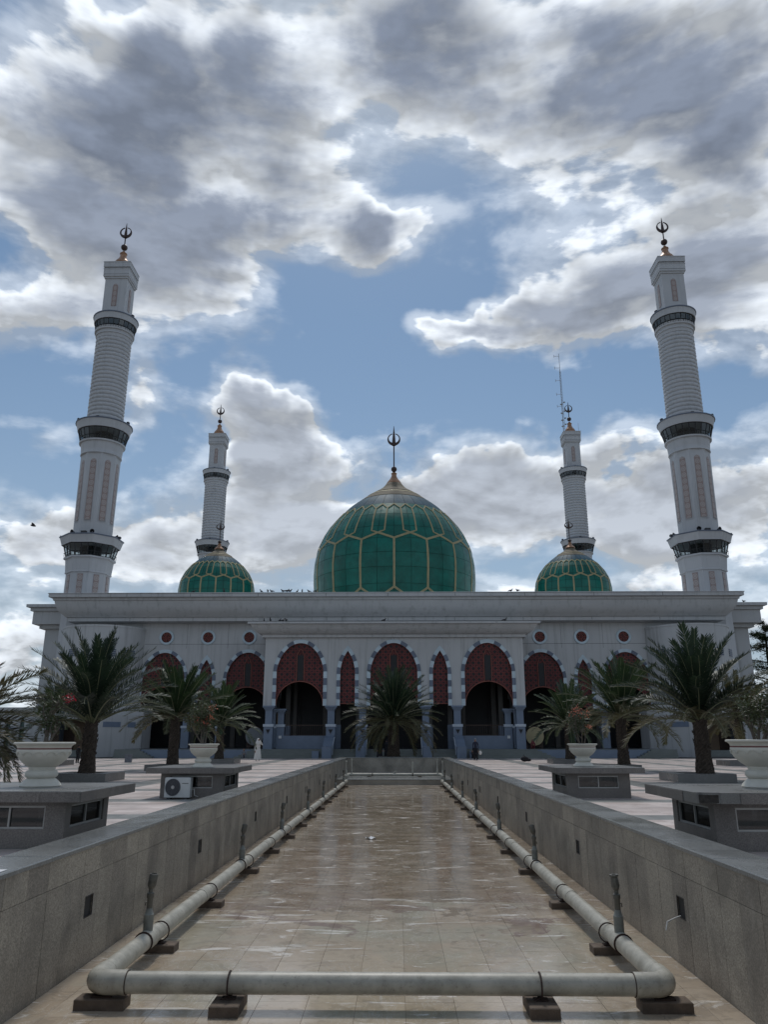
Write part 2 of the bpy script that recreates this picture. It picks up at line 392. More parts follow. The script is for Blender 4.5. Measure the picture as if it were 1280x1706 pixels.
def leaf(name, a, b_, rough=.5, trans=.25):
    m, t, b = mat(name)
    P_ = t.n('ShaderNodeNewGeometry').outputs['Position']
    n = t.noise(P_, 2.2, 3, .6)
    oi = t.n('ShaderNodeObjectInfo').outputs['Random']
    f = t.m('MULTIPLY_ADD', oi, .6, t.m('MULTIPLY', n, .5))
    c = t.mix(t.mr(f, .2, .8), a, b_)
    t.l(c, b.inputs['Base Color']); b.inputs['Roughness'].default_value = rough
    tr = t.n('ShaderNodeBsdfTranslucent'); t.l(c, tr.inputs[0])
    mx = t.n('ShaderNodeMixShader'); mx.inputs[0].default_value = trans
    o = t.nt.nodes['Material Output']
    t.l(b.outputs[0], mx.inputs[1]); t.l(tr.outputs[0], mx.inputs[2]); t.l(mx.outputs[0], o.inputs[0])
    return m
FROND = leaf('palm_leaf', (.011, .024, .013), (.026, .048, .024))
FRONDG = leaf('palm_leaf_bright', (.017, .037, .014), (.038, .067, .024))
FRONDY = leaf('palm_leaf_dry', (.055, .058, .022), (.10, .085, .038))
SHRUB = leaf('shrub_leaf', (.035, .05, .02), (.075, .09, .035))
TREEL = leaf('tree_leaf', (.015, .032, .014), (.035, .06, .022))
FLOWR = leaf('red_flower', (.32, .015, .03), (.45, .03, .05))
FLOWO = leaf('coral_flower', (.50, .13, .08), (.6, .2, .12))
BARK = simple('palm_bark', (.055, .042, .032), .95, .45, 9, .6)
TWIG = simple('twig', (.12, .10, .08), .9, .3, 9)
SKIN = simple('skin', (.28, .16, .11), .6, .1, 6)
CLW = simple('white_cloth', (.62, .61, .58), .85, .08, 8)
CLD = simple('black_cloth', (.012, .012, .015), .9, .2, 8)
CLN = simple('navy_cloth', (.02, .024, .045), .9, .2, 8)
CLR = simple('maroon_cloth', (.11, .02, .025), .9, .2, 8)
CLG = simple('grey_cloth', (.16, .17, .19), .9, .2, 8)
PAPER = simple('white_paper', (.7, .7, .7), .8, .05, 9)
DRUMS = simple('drum_skin', (.34, .29, .17), .7, .12, 1.5)
DRUMG = simple('grey_drum_skin', (.16, .17, .18), .7, .12, 1.5)
WOODD = simple('dark_wood', (.05, .028, .018), .6, .25, 6)
ACW = simple('ac_casing', (.50, .51, .50), .5, .08, 5)
GGLASS = simple('green_glass', (.02, .07, .065), .15, .3, 1)
STEP = simple('green_grey_step', (.15, .165, .155), .6, .15, 1.5)
PAVD = simple('curtain_tan', (.22, .16, .11), .8, .15, 2)
BIRD = simple('pigeon_grey', (.03, .03, .035), .8, .2, 20)
mg, tg, bgl = mat('kiosk_glass')
_gl = tg.n('ShaderNodeBsdfGlossy'); _gl.inputs[0].default_value = (1, 1, 1, 1); _gl.inputs[1].default_value = .04
_tr = tg.n('ShaderNodeBsdfTransparent'); _tr.inputs[0].default_value = (.32, .34, .35, 1)
_mx = tg.n('ShaderNodeMixShader'); _mx.inputs[0].default_value = .06
tg.l(_tr.outputs[0], _mx.inputs[1]); tg.l(_gl.outputs[0], _mx.inputs[2]); tg.l(_mx.outputs[0], mg.node_tree.nodes['Material Output'].inputs[0])
KGLASS = mg

# ------------------------------------------------------------------ mesh helpers
class MB:
    def __init__(s): s.v = []; s.f = []; s.mi = []; s.cur = 0
    def add(s, vs, fs, mi=None):
        o = len(s.v); s.v += [tuple(p) for p in vs]
        for f in fs: s.f.append(tuple(i + o for i in f)); s.mi.append(s.cur if mi is None else mi)
    def box(s, x0, x1, y0, y1, z0, z1, mi=None):
        s.add([(x0, y0, z0), (x1, y0, z0), (x1, y1, z0), (x0, y1, z0), (x0, y0, z1), (x1, y0, z1), (x1, y1, z1), (x0, y1, z1)],
              [(0, 3, 2, 1), (4, 5, 6, 7), (0, 1, 5, 4), (1, 2, 6, 5), (2, 3, 7, 6), (3, 0, 4, 7)], mi)
    def prism(s, pts, z0, z1, mi=None):          # pts CCW in xy
        n = len(pts)
        s.add([(p[0], p[1], z0) for p in pts] + [(p[0], p[1], z1) for p in pts],
              [tuple(range(n))[::-1], tuple(range(n, 2 * n))] + [(i, (i + 1) % n, n + (i + 1) % n, n + i) for i in range(n)], mi)
    def prism_y(s, pts, y0, y1, mi=None):        # pts in (x,z), counter-clockwise seen from -y
        n = len(pts)
        s.add([(p[0], y0, p[1]) for p in pts] + [(p[0], y1, p[1]) for p in pts],
              [tuple(range(n)), tuple(range(n, 2 * n))[::-1]] + [(i, n + i, n + (i + 1) % n, (i + 1) % n) for i in range(n)], mi)
    def prism_x(s, pts, x0, x1, mi=None):        # pts in (y,z)
        n = len(pts)
        s.add([(x0, p[0], p[1]) for p in pts] + [(x1, p[0], p[1]) for p in pts],
              [tuple(range(n))[::-1], tuple(range(n, 2 * n))] + [(i, (i + 1) % n, n + (i + 1) % n, n + i) for i in range(n)], mi)
    def lathe(s, prof, n=24, c=(0, 0, 0), mi=None, a0=0.0, caps=True, half=None):
        vs = []
        for (r, z) in prof:
            for i in range(n):
                a = a0 + 2 * PI * i / n
                vs.append((c[0] + r * math.cos(a), c[1] + r * math.sin(a), c[2] + z))
        fs = []
        for k in range(len(prof) - 1):
            for i in range(n):
                j = (i + 1) % n
                fs.append((k * n + i, k * n + j, (k + 1) * n + j, (k + 1) * n + i))
        if caps:
            fs.append(tuple(range(n))[::-1]); fs.append(tuple(range((len(prof) - 1) * n, len(prof) * n)))
        s.add(vs, fs, mi)
    def tube(s, path, r, n=8, mi=None, caps=True):
        """path of points, r a number or one per point"""
        P_ = [Vector(p) for p in path]; vs = []; m = len(P_)
        prev = None
        for k, p in enumerate(P_):
            t = (P_[min(k + 1, m - 1)] - P_[max(k - 1, 0)]).normalized()
            if prev is None:
                ref = Vector((0, 0, 1)) if abs(t.z) < .9 else Vector((1, 0, 0))
                a = t.cross(ref).normalized()
            else:
                a = (prev - t * prev.dot(t)).normalized()
            prev = a; b = t.cross(a)
            rr = r[k] if isinstance(r, (list, tuple)) else r
            for i in range(n):
                q = 2 * PI * i / n
                vs.append(p + a * (rr * math.cos(q)) + b * (rr * math.sin(q)))
        fs = []
        for k in range(m - 1):
            for i in range(n):
                j = (i + 1) % n
                fs.append((k * n + i, k * n + j, (k + 1) * n + j, (k + 1) * n + i))
        if caps: fs.append(tuple(range(n))[::-1]); fs.append(tuple(range((m - 1) * n, m * n)))
        s.add(vs, fs, mi)
    def ball(s, c, r, n=10, sc_=(1, 1, 1), mi=None):
        prof = []
        vs = []; fs = []; m = n // 2 + 1
        for k in range(m + 1):
            th = PI * k / m
            for i in range(n):
                a = 2 * PI * i / n
                vs.append((c[0] + r * sc_[0] * math.sin(th) * math.cos(a), c[1] + r * sc_[1] * math.sin(th) * math.sin(a), c[2] - r * sc_[2] * math.cos(th)))
        for k in range(m):
            for i in range(n):
                j = (i + 1) % n
                fs.append((k * n + i, k * n + j, (k + 1) * n + j, (k + 1) * n + i))
        s.add(vs, fs, mi)
    def xf(s, M, start=0):
        for i in range(start, len(s.v)): s.v[i] = tuple(M @ Vector(s.v[i]))
    def mesh(s, name, mats, smooth=False):
        me = bpy.data.meshes.new(name); me.from_pydata(s.v, [], s.f)
        if not isinstance(mats, (list, tuple)): mats = [mats]
        for m in mats: me.materials.append(m)
        if len(mats) > 1: me.polygons.foreach_set('material_index', s.mi)
        if smooth:
            me.polygons.foreach_set('use_smooth', [True] * len(me.polygons))
            if smooth != 'all': me.set_sharp_from_angle(angle=R(smooth if smooth is not True else 35))
        me.update()
        return me
    def obj(s, name, mats, parent=None, smooth=False, loc=None, label=None):
        return mkobj(name, s.mesh(name, mats, smooth), parent, loc, label=label)
def mkobj(name, me, parent=None, loc=None, rz=0.0, label=None):
    o = bpy.data.objects.new(name, me); C.objects.link(o)
    if loc: o.location = loc
    if rz: o.rotation_euler.z = rz
    if parent is not None: o.parent = parent
    if label: o['label'] = label
    return o
def thing(name, label, cat, loc=(0, 0, 0), rz=0, group=None):
    o = bpy.data.objects.new(name, None); C.objects.link(o)
    o.location = loc; o.rotation_euler.z = rz; o.empty_display_size = .3
    o['label'] = label; o['category'] = cat
    if group: o['group'] = group
    return o
def tag(o, label, cat, group=None, kind=None):
    o['label'] = label; o['category'] = cat
    if group: o['group'] = group
    if kind: o['kind'] = kind
    return o
def struct(o): o['kind'] = 'structure'; return o
def stuffpart(o): o['kind'] = 'stuff'; return o
def kids(o): return [c for c in bpy.data.objects if c.parent == o]
CH = {}
def copy_tree(o, parent=None):
    if not CH:
        for c in bpy.data.objects:
            if c.parent: CH.setdefault(c.parent.name, []).append(c)
    c = o.copy(); C.objects.link(c)
    if parent is not None: c.parent = parent
    for ch in CH.get(o.name, []): copy_tree(ch, c)
    return c
def dup(o, loc, rz=0.0, label=None, scale=None):
    CH.clear(); c = copy_tree(o); c.location = loc; c.rotation_euler.z = rz
    if label: c['label'] = label
    if scale: c.scale = scale
    return c
def bevbox(mb, x0, x1, y0, y1, z0, z1, b=.012, mi=None):
    """box with a chamfered top edge"""
    mb.add([(x0, y0, z0), (x1, y0, z0), (x1, y1, z0), (x0, y1, z0), (x0, y0, z1 - b), (x1, y0, z1 - b), (x1, y1, z1 - b), (x0, y1, z1 - b),
            (x0 + b, y0 + b, z1), (x1 - b, y0 + b, z1), (x1 - b, y1 - b, z1), (x0 + b, y1 - b, z1)],
           [(0, 3, 2, 1), (0, 1, 5, 4), (1, 2, 6, 5), (2, 3, 7, 6), (3, 0, 4, 7), (4, 5, 9, 8), (5, 6, 10, 9), (6, 7, 11, 10), (7, 4, 8, 11), (8, 9, 10, 11)], mi)

# ================================================================== SETTING: ground, plaza, pool
PW, PO, PZ, CAPZ = 3.56, 4.10, -1.06, .30       # pool inner half-width, outer half-width, floor level, coping level
PY0, PY1 = 3.5, 60.6
g = MB()
for (x0, x1, y0, y1) in ((-1500, PCX - PO, -1500, 3000), (PCX + PO, 1500, -1500, 3000), (PCX - PO, PCX + PO, -1500, PY0 - .5), (PCX - PO, PCX + PO, PY1 + .5, 3000)):
    g.add([(x0, y0, -.06), (x1, y0, -.06), (x1, y1, -.06), (x0, y1, -.06)], [(0, 1, 2, 3)])
struct(g.obj('ground', GROUND))
plaza = struct(MB().obj('plaza_paving', PAVE))
bed = MB()
for (x0, x1, y0, y1) in ((-60, PCX - PO, -12, 82), (PCX + PO, 60, -12, 82), (PCX - PO, PCX + PO, -12, PY0 - .5), (PCX - PO, PCX + PO, PY1 + .5, 82)):
    bed.add([(x0, y0, -.014), (x1, y0, -.014), (x1, y1, -.014), (x0, y1, -.014)], [(0, 1, 2, 3)])
bed.obj('joint_bed', JOINT, plaza)
tm = MB(); bevbox(tm, -.247, .247, -.247, .247, -.013, 0, .004)
TILE = tm.mesh('paving_tile', PAVE)
cells = []
for i in range(-90, 90):
    for j in range(-12, 144):
        x, y = (i + .5) * .5, (j + .5) * .5
        if abs(x) < PO and PY0 - .5 < y < PY1 + .5: continue
        if abs(x) > .56 * max(y, 0) + 6: continue
        if y > 71.5 and abs(x) < 27: continue
        cells.append((x, y))
vis = sorted([c for c in cells if c[1] > 11.5 and abs(c[0]) < .5 * c[1] + .3 and abs(c[0]) > 4.4 and not (4.2 < abs(c[0]) < 6.8 and 11.5 < c[1] < 14.5)], key=lambda c: c[1])[:300]
vset = set(vis)
for (x, y) in vis: mkobj('paving_tile', TILE, plaza, (x, y, rnd.uniform(-.0012, .001)))
tb = MB()
for (x, y) in cells:
    if (x, y) in vset: continue
    z = rnd.uniform(-.0015, .001); h = .247
    tb.add([(x - h, y - h, z), (x + h, y - h, z), (x + h, y + h, z), (x - h, y + h, z), (x - h, y - h, -.013), (x + h, y - h, -.013), (x + h, y + h, -.013), (x - h, y + h, -.013)],
           [(0, 1, 2, 3), (4, 5, 1, 0), (6, 7, 3, 2), (7, 4, 0, 3), (5, 6, 2, 1)])
stuffpart(tb.obj('paving_field', PAVE, plaza))

# pool floor
pool_floor = struct(MB().obj('pool_floor', FLOOR)); pool_floor.location.x = PCX
b = MB(); b.add([(-PW, PY0, PZ - .012), (PW, PY0, PZ - .012), (PW, PY1, PZ - .012), (-PW, PY1, PZ - .012)], [(0, 1, 2, 3)])
b.obj('joint_bed', GROUT, pool_floor)
fm = MB(); bevbox(fm, -.2486, .2486, -.2486, .2486, -.012, 0, .0012)
FT = fm.mesh('floor_tile', FLOOR)
cells = []
for i in range(-8, 8):
    for j in range(int(PY0 * 2), 101):
        x = i * .5; 
        x0, x1 = max(x - .25, -PW), min(x + .25, PW)
        if x1 - x0 < .06: continue
        cells.append((x0, x1, j * .5, j * .5 + .5))
full = [c for c in cells if c[1] - c[0] > .49 and c[2] >= 8.0 and abs((c[0] + c[1]) / 2) < 3.3]
full.sort(key=lambda c: c[2]); full = full[:300]; fset = set(full)
for c in full: mkobj('floor_tile', FT, pool_floor, ((c[0] + c[1]) / 2, c[2] + .25, PZ + rnd.uniform(-.0008, .0008)))
fb = MB()
for c in cells:
    if c in fset: continue
    bevbox(fb, c[0] + .0014, c[1] - .0014, c[2] + .0014, c[3] - .0014, PZ - .012, PZ + rnd.uniform(-.0006, .0006), .0012)
stuffpart(fb.obj('tile_field', FLOOR, pool_floor))

# pool walls with granite panels in two courses and a polished coping
def pool_wall(side):
    wl = struct(MB().obj('pool_wall', GR_WALL)); wl.location.x = PCX
    xi, xo = side * PW, side * PO
    x0, x1 = (xi + side * .02, xo) ; lo, hi = min(x0, x1), max(x0, x1)
    core = MB(); core.box(lo, hi, PY0 - .5, PY1 + .5, PZ - .1, CAPZ - .05); core.obj('wall_core', JOINT, wl)
    ou = MB(); ou.box(min(xo, xo + side * .015), max(xo, xo + side * .015), PY0 - .5, PY1 + .5, -.05, CAPZ - .05); ou.obj('outer_face', GR_WALL, wl)
    # coping: bevelled lengths of 1.5 m
    cm = MB(); a, b2 = (xi - side * .02, xo + side * .02); a, b2 = min(a, b2), max(a, b2)
    bevbox(cm, a, b2, -.748, .748, -.05, 0, .012)
    cme = cm.mesh('coping_stone', GR_CAP); y = PY0 + .25
    while y < PY1 + .4:
        mkobj('coping_stone', cme, wl, (0, y, CAPZ + rnd.uniform(-.001, .001))); y += 1.5
    hole_y = [10.1 + 5.85 * k for k in range(9)]
    t = .02
    def panelmesh(w_, h_, name, hole=False):
        m = MB()
        xa, xb = min(xi, xi + side * t), max(xi, xi + side * t)
        if not hole: m.box(xa, xb, -w_ / 2, w_ / 2, 0, h_)
        else:
            m.box(xa, xb, -w_ / 2, -.125, 0, h_); m.box(xa, xb, .125, w_ / 2, 0, h_)
            m.box(xa, xb, -.125, .125, 0, hole[0]); m.box(xa, xb, -.125, .125, hole[1], h_)
        return m.mesh(name, GR_WALL)
    W1 = .494
    up = panelmesh(W1, .285, 'granite_panel'); lo_ = panelmesh(W1, PZ * -1 - .045, 'granite_panel')
    hb = (.27 - (-.0), .27)
    hz0, hz1 = (-.53 - PZ, -.29 - PZ)
    lh = panelmesh(W1, PZ * -1 - .045, 'granite_panel', (hz0, hz1))
    rest = MB(); n = 0; k = 0; y = PY0 + .25
    while y < PY1:
        vis_ = y > 8.0
        for row in (0, 1):
            z0 = (-.04 if row == 0 else PZ)
            me = up if row == 0 else lo_
            if row == 1 and any(abs(y - hy) < .26 for hy in hole_y): me = lh
            if vis_ and n < 150:
                mkobj('granite_panel', me, wl, (rnd.uniform(-.0015, .0015), y, z0)); n += 1
            else:
                xa, xb = min(xi, xi + side * t), max(xi, xi + side * t); d = rnd.uniform(-.001, .001)
                rest.box(xa + d, xb + d, y - W1 / 2, y + W1 / 2, z0, z0 + (.285 if row == 0 else -PZ - .045))
        y += .5
    stuffpart(rest.obj('panel_field', GR_WALL, wl))
    for hy in hole_y:                       # drain boxes behind the holes, framed in black
        snap = PY0 + .25 + round((hy - PY0 - .25) / .5) * .5
        fr = MB(); xa = xi + side * .003
        for (ya, yb, za, zb) in ((-.125, -.112, 0, .24), (.112, .125, 0, .24), (-.112, .112, 0, .012), (-.112, .112, .228, .24)):
            fr.box(min(xa, xi - side * .004), max(xa, xi - side * .004), snap + ya, snap + yb, -.53 + za, -.53 + zb)
        fr.obj('drain_frame', BLACKM, wl)
    return wl
wallL = pool_wall(-1); wallR = pool_wall(1)
endw = struct(MB().obj('pool_end_wall', GR_WALL)); endw.location.x = PCX
m = MB(); m.box(-PW, PW, PY1, PY1 + .5, PZ - .1, CAPZ - .05); m.obj('wall_core', GR_WALL, endw)
m = MB(); bevbox(m, -PW - .01, PW + .01, PY1 - .03, PY1 + .52, -.05, 0, .012); m.obj('coping_stone', GR_CAP, endw, loc=(0, 0, CAPZ + .002))
neae = struct(MB().obj('pool_near_wall', GR_WALL)); neae.location.x = PCX
m = MB(); m.box(-PW, PW, PY0 - .5, PY0, PZ - .1, CAPZ - .05); m.obj('wall_core', GR_WALL, neae)
m = MB(); bevbox(m, -PW - .01, PW + .01, PY0 - .52, PY0 + .02, -.05, 0, .012); m.obj('coping_stone', GR_CAP, neae, loc=(0, 0, CAPZ + .002))
# raised shelf at the far end of the basin
SHY, SHZ = 49.5, -.74
sh_ = struct(MB().obj('pool_shelf', GR_WALL)); sh_.location.x = PCX
m = MB(); m.box(-PW, PW, SHY, PY1, PZ - .05, SHZ - .04); m.obj('shelf_riser', GR_WALL, sh_)
m = MB(); bevbox(m, -PW, PW, SHY - .03, PY1, SHZ - .04, SHZ, .008); m.obj('shelf_top', GR_CAP, sh_)

# ================================================================== THE MOSQUE
def cornice(mb, xh, y0, y1, prof, mi=None):
    """mitred moulding round a rectangle; prof = [(out, z)] from bottom to top"""
    vs = []
    for (o, z) in prof:
        vs += [(-xh - o, y0 - o, z), (xh + o, y0 - o, z), (xh + o, y1 + o, z), (-xh - o, y1 + o, z)]
    fs = []
    for k in range(len(prof) - 1):
        for i in range(4):
            j = (i + 1) % 4
            fs.append((k * 4 + i, k * 4 + j, (k + 1) * 4 + j, (k + 1) * 4 + i))
    n = len(prof) - 1
    fs.append((n * 4, n * 4 + 1, n * 4 + 2, n * 4 + 3)); fs.append((3, 2, 1, 0))
    mb.add(vs, fs, mi)
def archz(kind, a, s, t, x):
    q = min(1.0, abs(x) / a)
    if kind == 'wide': return s + (t - s) * max(0, 1 - q ** 1.95) ** .56
    return s + (t - s) * math.sqrt(max(0, 1 - q ** 1.08))
def arch_path(kind, a, s, t, z0, n=60):
    """left jamb bottom -> apex, dense"""
    pts = [(-a, z0)]
    for i in range(8): pts.append((-a, z0 + (s - z0) * (i + 1) / 8))
    for i in range(1, n + 1):
        x = -a * math.cos(PI / 2 * i / n); pts.append((x, archz(kind, a, s, t, x)))
    return pts
PORT_Y, MAIN_Y = 74.5, 82.7
FLOORZ = .76
PORT_OP = [(-8.9, 'wide'), (-4.38, 'lancet'), (0, 'wide'), (4.38, 'lancet'), (8.9, 'wide')]
MAIN_OP = [(-24.3, 'wide'), (-19.85, 'lancet'), (-15.45, 'wide'), (15.45, 'wide'), (19.85, 'lancet'), (24.3, 'wide')]
AD = {'wide': (2.22, 7.7, 10.45, 6.88), 'lancet': (.70, 7.6, 9.72, 4.84)}   # half-width, spring, apex, screen bottom/apex
WBOT = 4.64
def arcaded_wall(x0, x1, Y, T, ztop, ops, parent, closed=()):
    mb = MB(); cur = x0
    for (cx, kd) in ops:
        a, s, t, _ = AD[kd]
        mb.box(cur, cx - a, Y, Y + T, WBOT, ztop)
        n = 28; xs = [-a * math.cos(PI * i / n) for i in range(n + 1)]
        zs = [archz(kd, a, s, t, x) for x in xs]
        for i in range(n):
            A, B = cx + xs[i], cx + xs[i + 1]; za, zb = zs[i], zs[i + 1]
            mb.add([(A, Y, za), (B, Y, zb), (B, Y, ztop), (A, Y, ztop), (A, Y + T, za), (B, Y + T, zb), (B, Y + T, ztop), (A, Y + T, ztop)],
                   [(0, 1, 2, 3), (5, 4, 7, 6), (4, 5, 1, 0)])
        cur = cx + a
    mb.box(cur, x1, Y, Y + T, WBOT, ztop)
    return mb.obj('arcade_wall', WHITE, parent)
mosque = thing('mosque', 'great white mosque with green domes, heavy cornices and red arched screens, closing the plaza', 'mosque', (0, 82, 0))
mosque.location = (0, 0, 0)
arcaded_wall(-12.3, 12.3, PORT_Y, .5, 11.2, PORT_OP, mosque)
mw1 = arcaded_wall(-33.9, -11.8, MAIN_Y, .5, 14.2, [o for o in MAIN_OP if o[0] < 0], mosque)
mw2 = arcaded_wall(11.8, 33.9, MAIN_Y, .5, 14.2, [o for o in MAIN_OP if o[0] > 0], mosque)
m = MB(); m.box(-11.8, 11.8, MAIN_Y, MAIN_Y + .5, FLOORZ, 14.2); m.obj('inner_front_wall', DARKI, mosque)  # wall coloured near-black to stand in for the portico's deep shade
for sx in (-1, 1):
    m = MB(); m.box(min(sx * 11.9, sx * 12.3), max(sx * 11.9, sx * 12.3), PORT_Y + .5, MAIN_Y, WBOT, 11.2); m.obj('portico_side_wall', WHITE, mosque)
# main block behind
m = MB()
m.box(-33.9, -33.5, MAIN_Y + .5, 128, 0, 14.2); m.box(33.5, 33.9, MAIN_Y + .5, 128, 0, 14.2); m.box(-33.5, 33.5, 127.6, 128, 0, 14.2)
m.obj('block_wall', WHITE, mosque)
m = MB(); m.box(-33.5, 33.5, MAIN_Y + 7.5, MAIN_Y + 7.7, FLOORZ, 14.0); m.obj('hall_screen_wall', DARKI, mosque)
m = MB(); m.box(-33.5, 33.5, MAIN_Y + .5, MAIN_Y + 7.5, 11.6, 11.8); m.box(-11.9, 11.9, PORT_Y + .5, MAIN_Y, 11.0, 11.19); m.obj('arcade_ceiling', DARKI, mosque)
# doors and curtains dimly seen inside the arcade
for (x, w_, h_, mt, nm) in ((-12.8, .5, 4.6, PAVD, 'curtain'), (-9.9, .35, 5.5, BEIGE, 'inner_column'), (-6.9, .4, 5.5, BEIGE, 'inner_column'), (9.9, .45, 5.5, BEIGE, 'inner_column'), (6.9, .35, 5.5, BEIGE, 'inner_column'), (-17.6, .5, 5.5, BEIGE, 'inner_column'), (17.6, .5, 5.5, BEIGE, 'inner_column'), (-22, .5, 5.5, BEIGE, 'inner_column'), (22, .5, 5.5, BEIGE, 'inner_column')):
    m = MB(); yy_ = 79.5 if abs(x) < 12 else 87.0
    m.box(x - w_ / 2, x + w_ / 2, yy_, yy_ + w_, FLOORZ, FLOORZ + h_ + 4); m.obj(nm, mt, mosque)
m = MB()
for i in range(9):
    x = -10.8 + i * 2.7; m.box(x - 1.1, x + 1.1, MAIN_Y - .08, MAIN_Y - .002, FLOORZ + .02, 5.6)
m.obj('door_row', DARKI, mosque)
# ---- cornices
CP = [(0.0, 13.55), (.75, 13.62), (.75, 14.0), (.95, 14.05), (1.0, 14.15), (1.25, 14.35), (1.55, 14.7), (1.75, 15.1), (1.85, 15.5), (1.87, 15.62), (2.0, 15.66), (2.0, 15.92), (2.35, 15.95), (2.35, 16.28), (2.2, 16.3)]
m = MB(); cornice(m, 33.92, 82.15, 128.2, CP); m.obj('main_cornice', WHITE, mosque, smooth=32)
m = MB(); cornice(m, 33.92 + .0, 82.15, 128.2, [(2.2, 16.301), (2.42, 16.31), (2.42, 16.37), (2.0, 16.375)]); m.obj('cornice_flashing', LEDGE, mosque)
PP = [(0.0, 10.95), (.28, 10.98), (.28, 11.22), (.42, 11.26), (.6, 11.34), (.9, 11.55), (1.15, 11.82), (1.27, 12.05), (1.3, 12.1), (1.52, 12.12), (1.52, 12.3), (1.3, 12.32)]
m = MB(); cornice(m, 12.32, PORT_Y - .02, MAIN_Y - 1.6, PP); m.obj('portico_cornice', WHITE, mosque, smooth=32)
# shallow expansion joints and rain stains below the ledges
for x in (-28, -21.3, -14.2, -7.1, -.6, 6.4, 13.6, 20.8, 27.9):
    m = MB(); m.box(x - .02, x + .02, 79.795, 79.83, 15.95, 16.27); m.obj('expansion_joint', JOINT, mosque); m = MB(); m.box(x - .015, x + .015, 81.382, 81.42, 13.64, 13.98); m.obj('expansion_joint', JOINT, mosque)
for x in (-8.9, 0, 4.6, 8.9):
    m = MB(); m.box(x - .012, x + .012, PORT_Y - .003, PORT_Y + .01, 10.82, 10.94); m.obj('expansion_joint', JOINT, mosque)
for sx in (-1, 1):
    m = MB(); m.box(min(sx * 13.2, sx * 26.6), max(sx * 13.2, sx * 26.6), MAIN_Y - .004, MAIN_Y + .01, 11.33, 11.36); m.obj('expansion_joint', JOINT, mosque)
    for x in (17.7, 22.1):
        m = MB(); m.box(sx * x - .012, sx * x + .012, MAIN_Y - .004, MAIN_Y + .01, 10.9, 13.5); m.obj('expansion_joint', JOINT, mosque)
# wings with their square fascia
for sx in (-1, 1):
    m = MB(); m.box(min(sx * 33.9, sx * 39.35), max(sx * 33.9, sx * 39.35), 86.8, 122, 0, 13.7); m.obj('wing_wall', WHITE, mosque)
    m = MB()
    for (xh, y, z0, z1) in ((39.85, 86.3, 13.55, 13.98), (40.45, 85.7, 13.98, 15.42), (40.7, 85.45, 15.42, 15.8), (41.05, 85.1, 15.8, 16.12)):
        m.box(min(sx * 33.9, sx * xh), max(sx * 33.9, sx * xh), y, 123, z0, z1)
    m.obj('wing_fascia', WHITE, mosque)
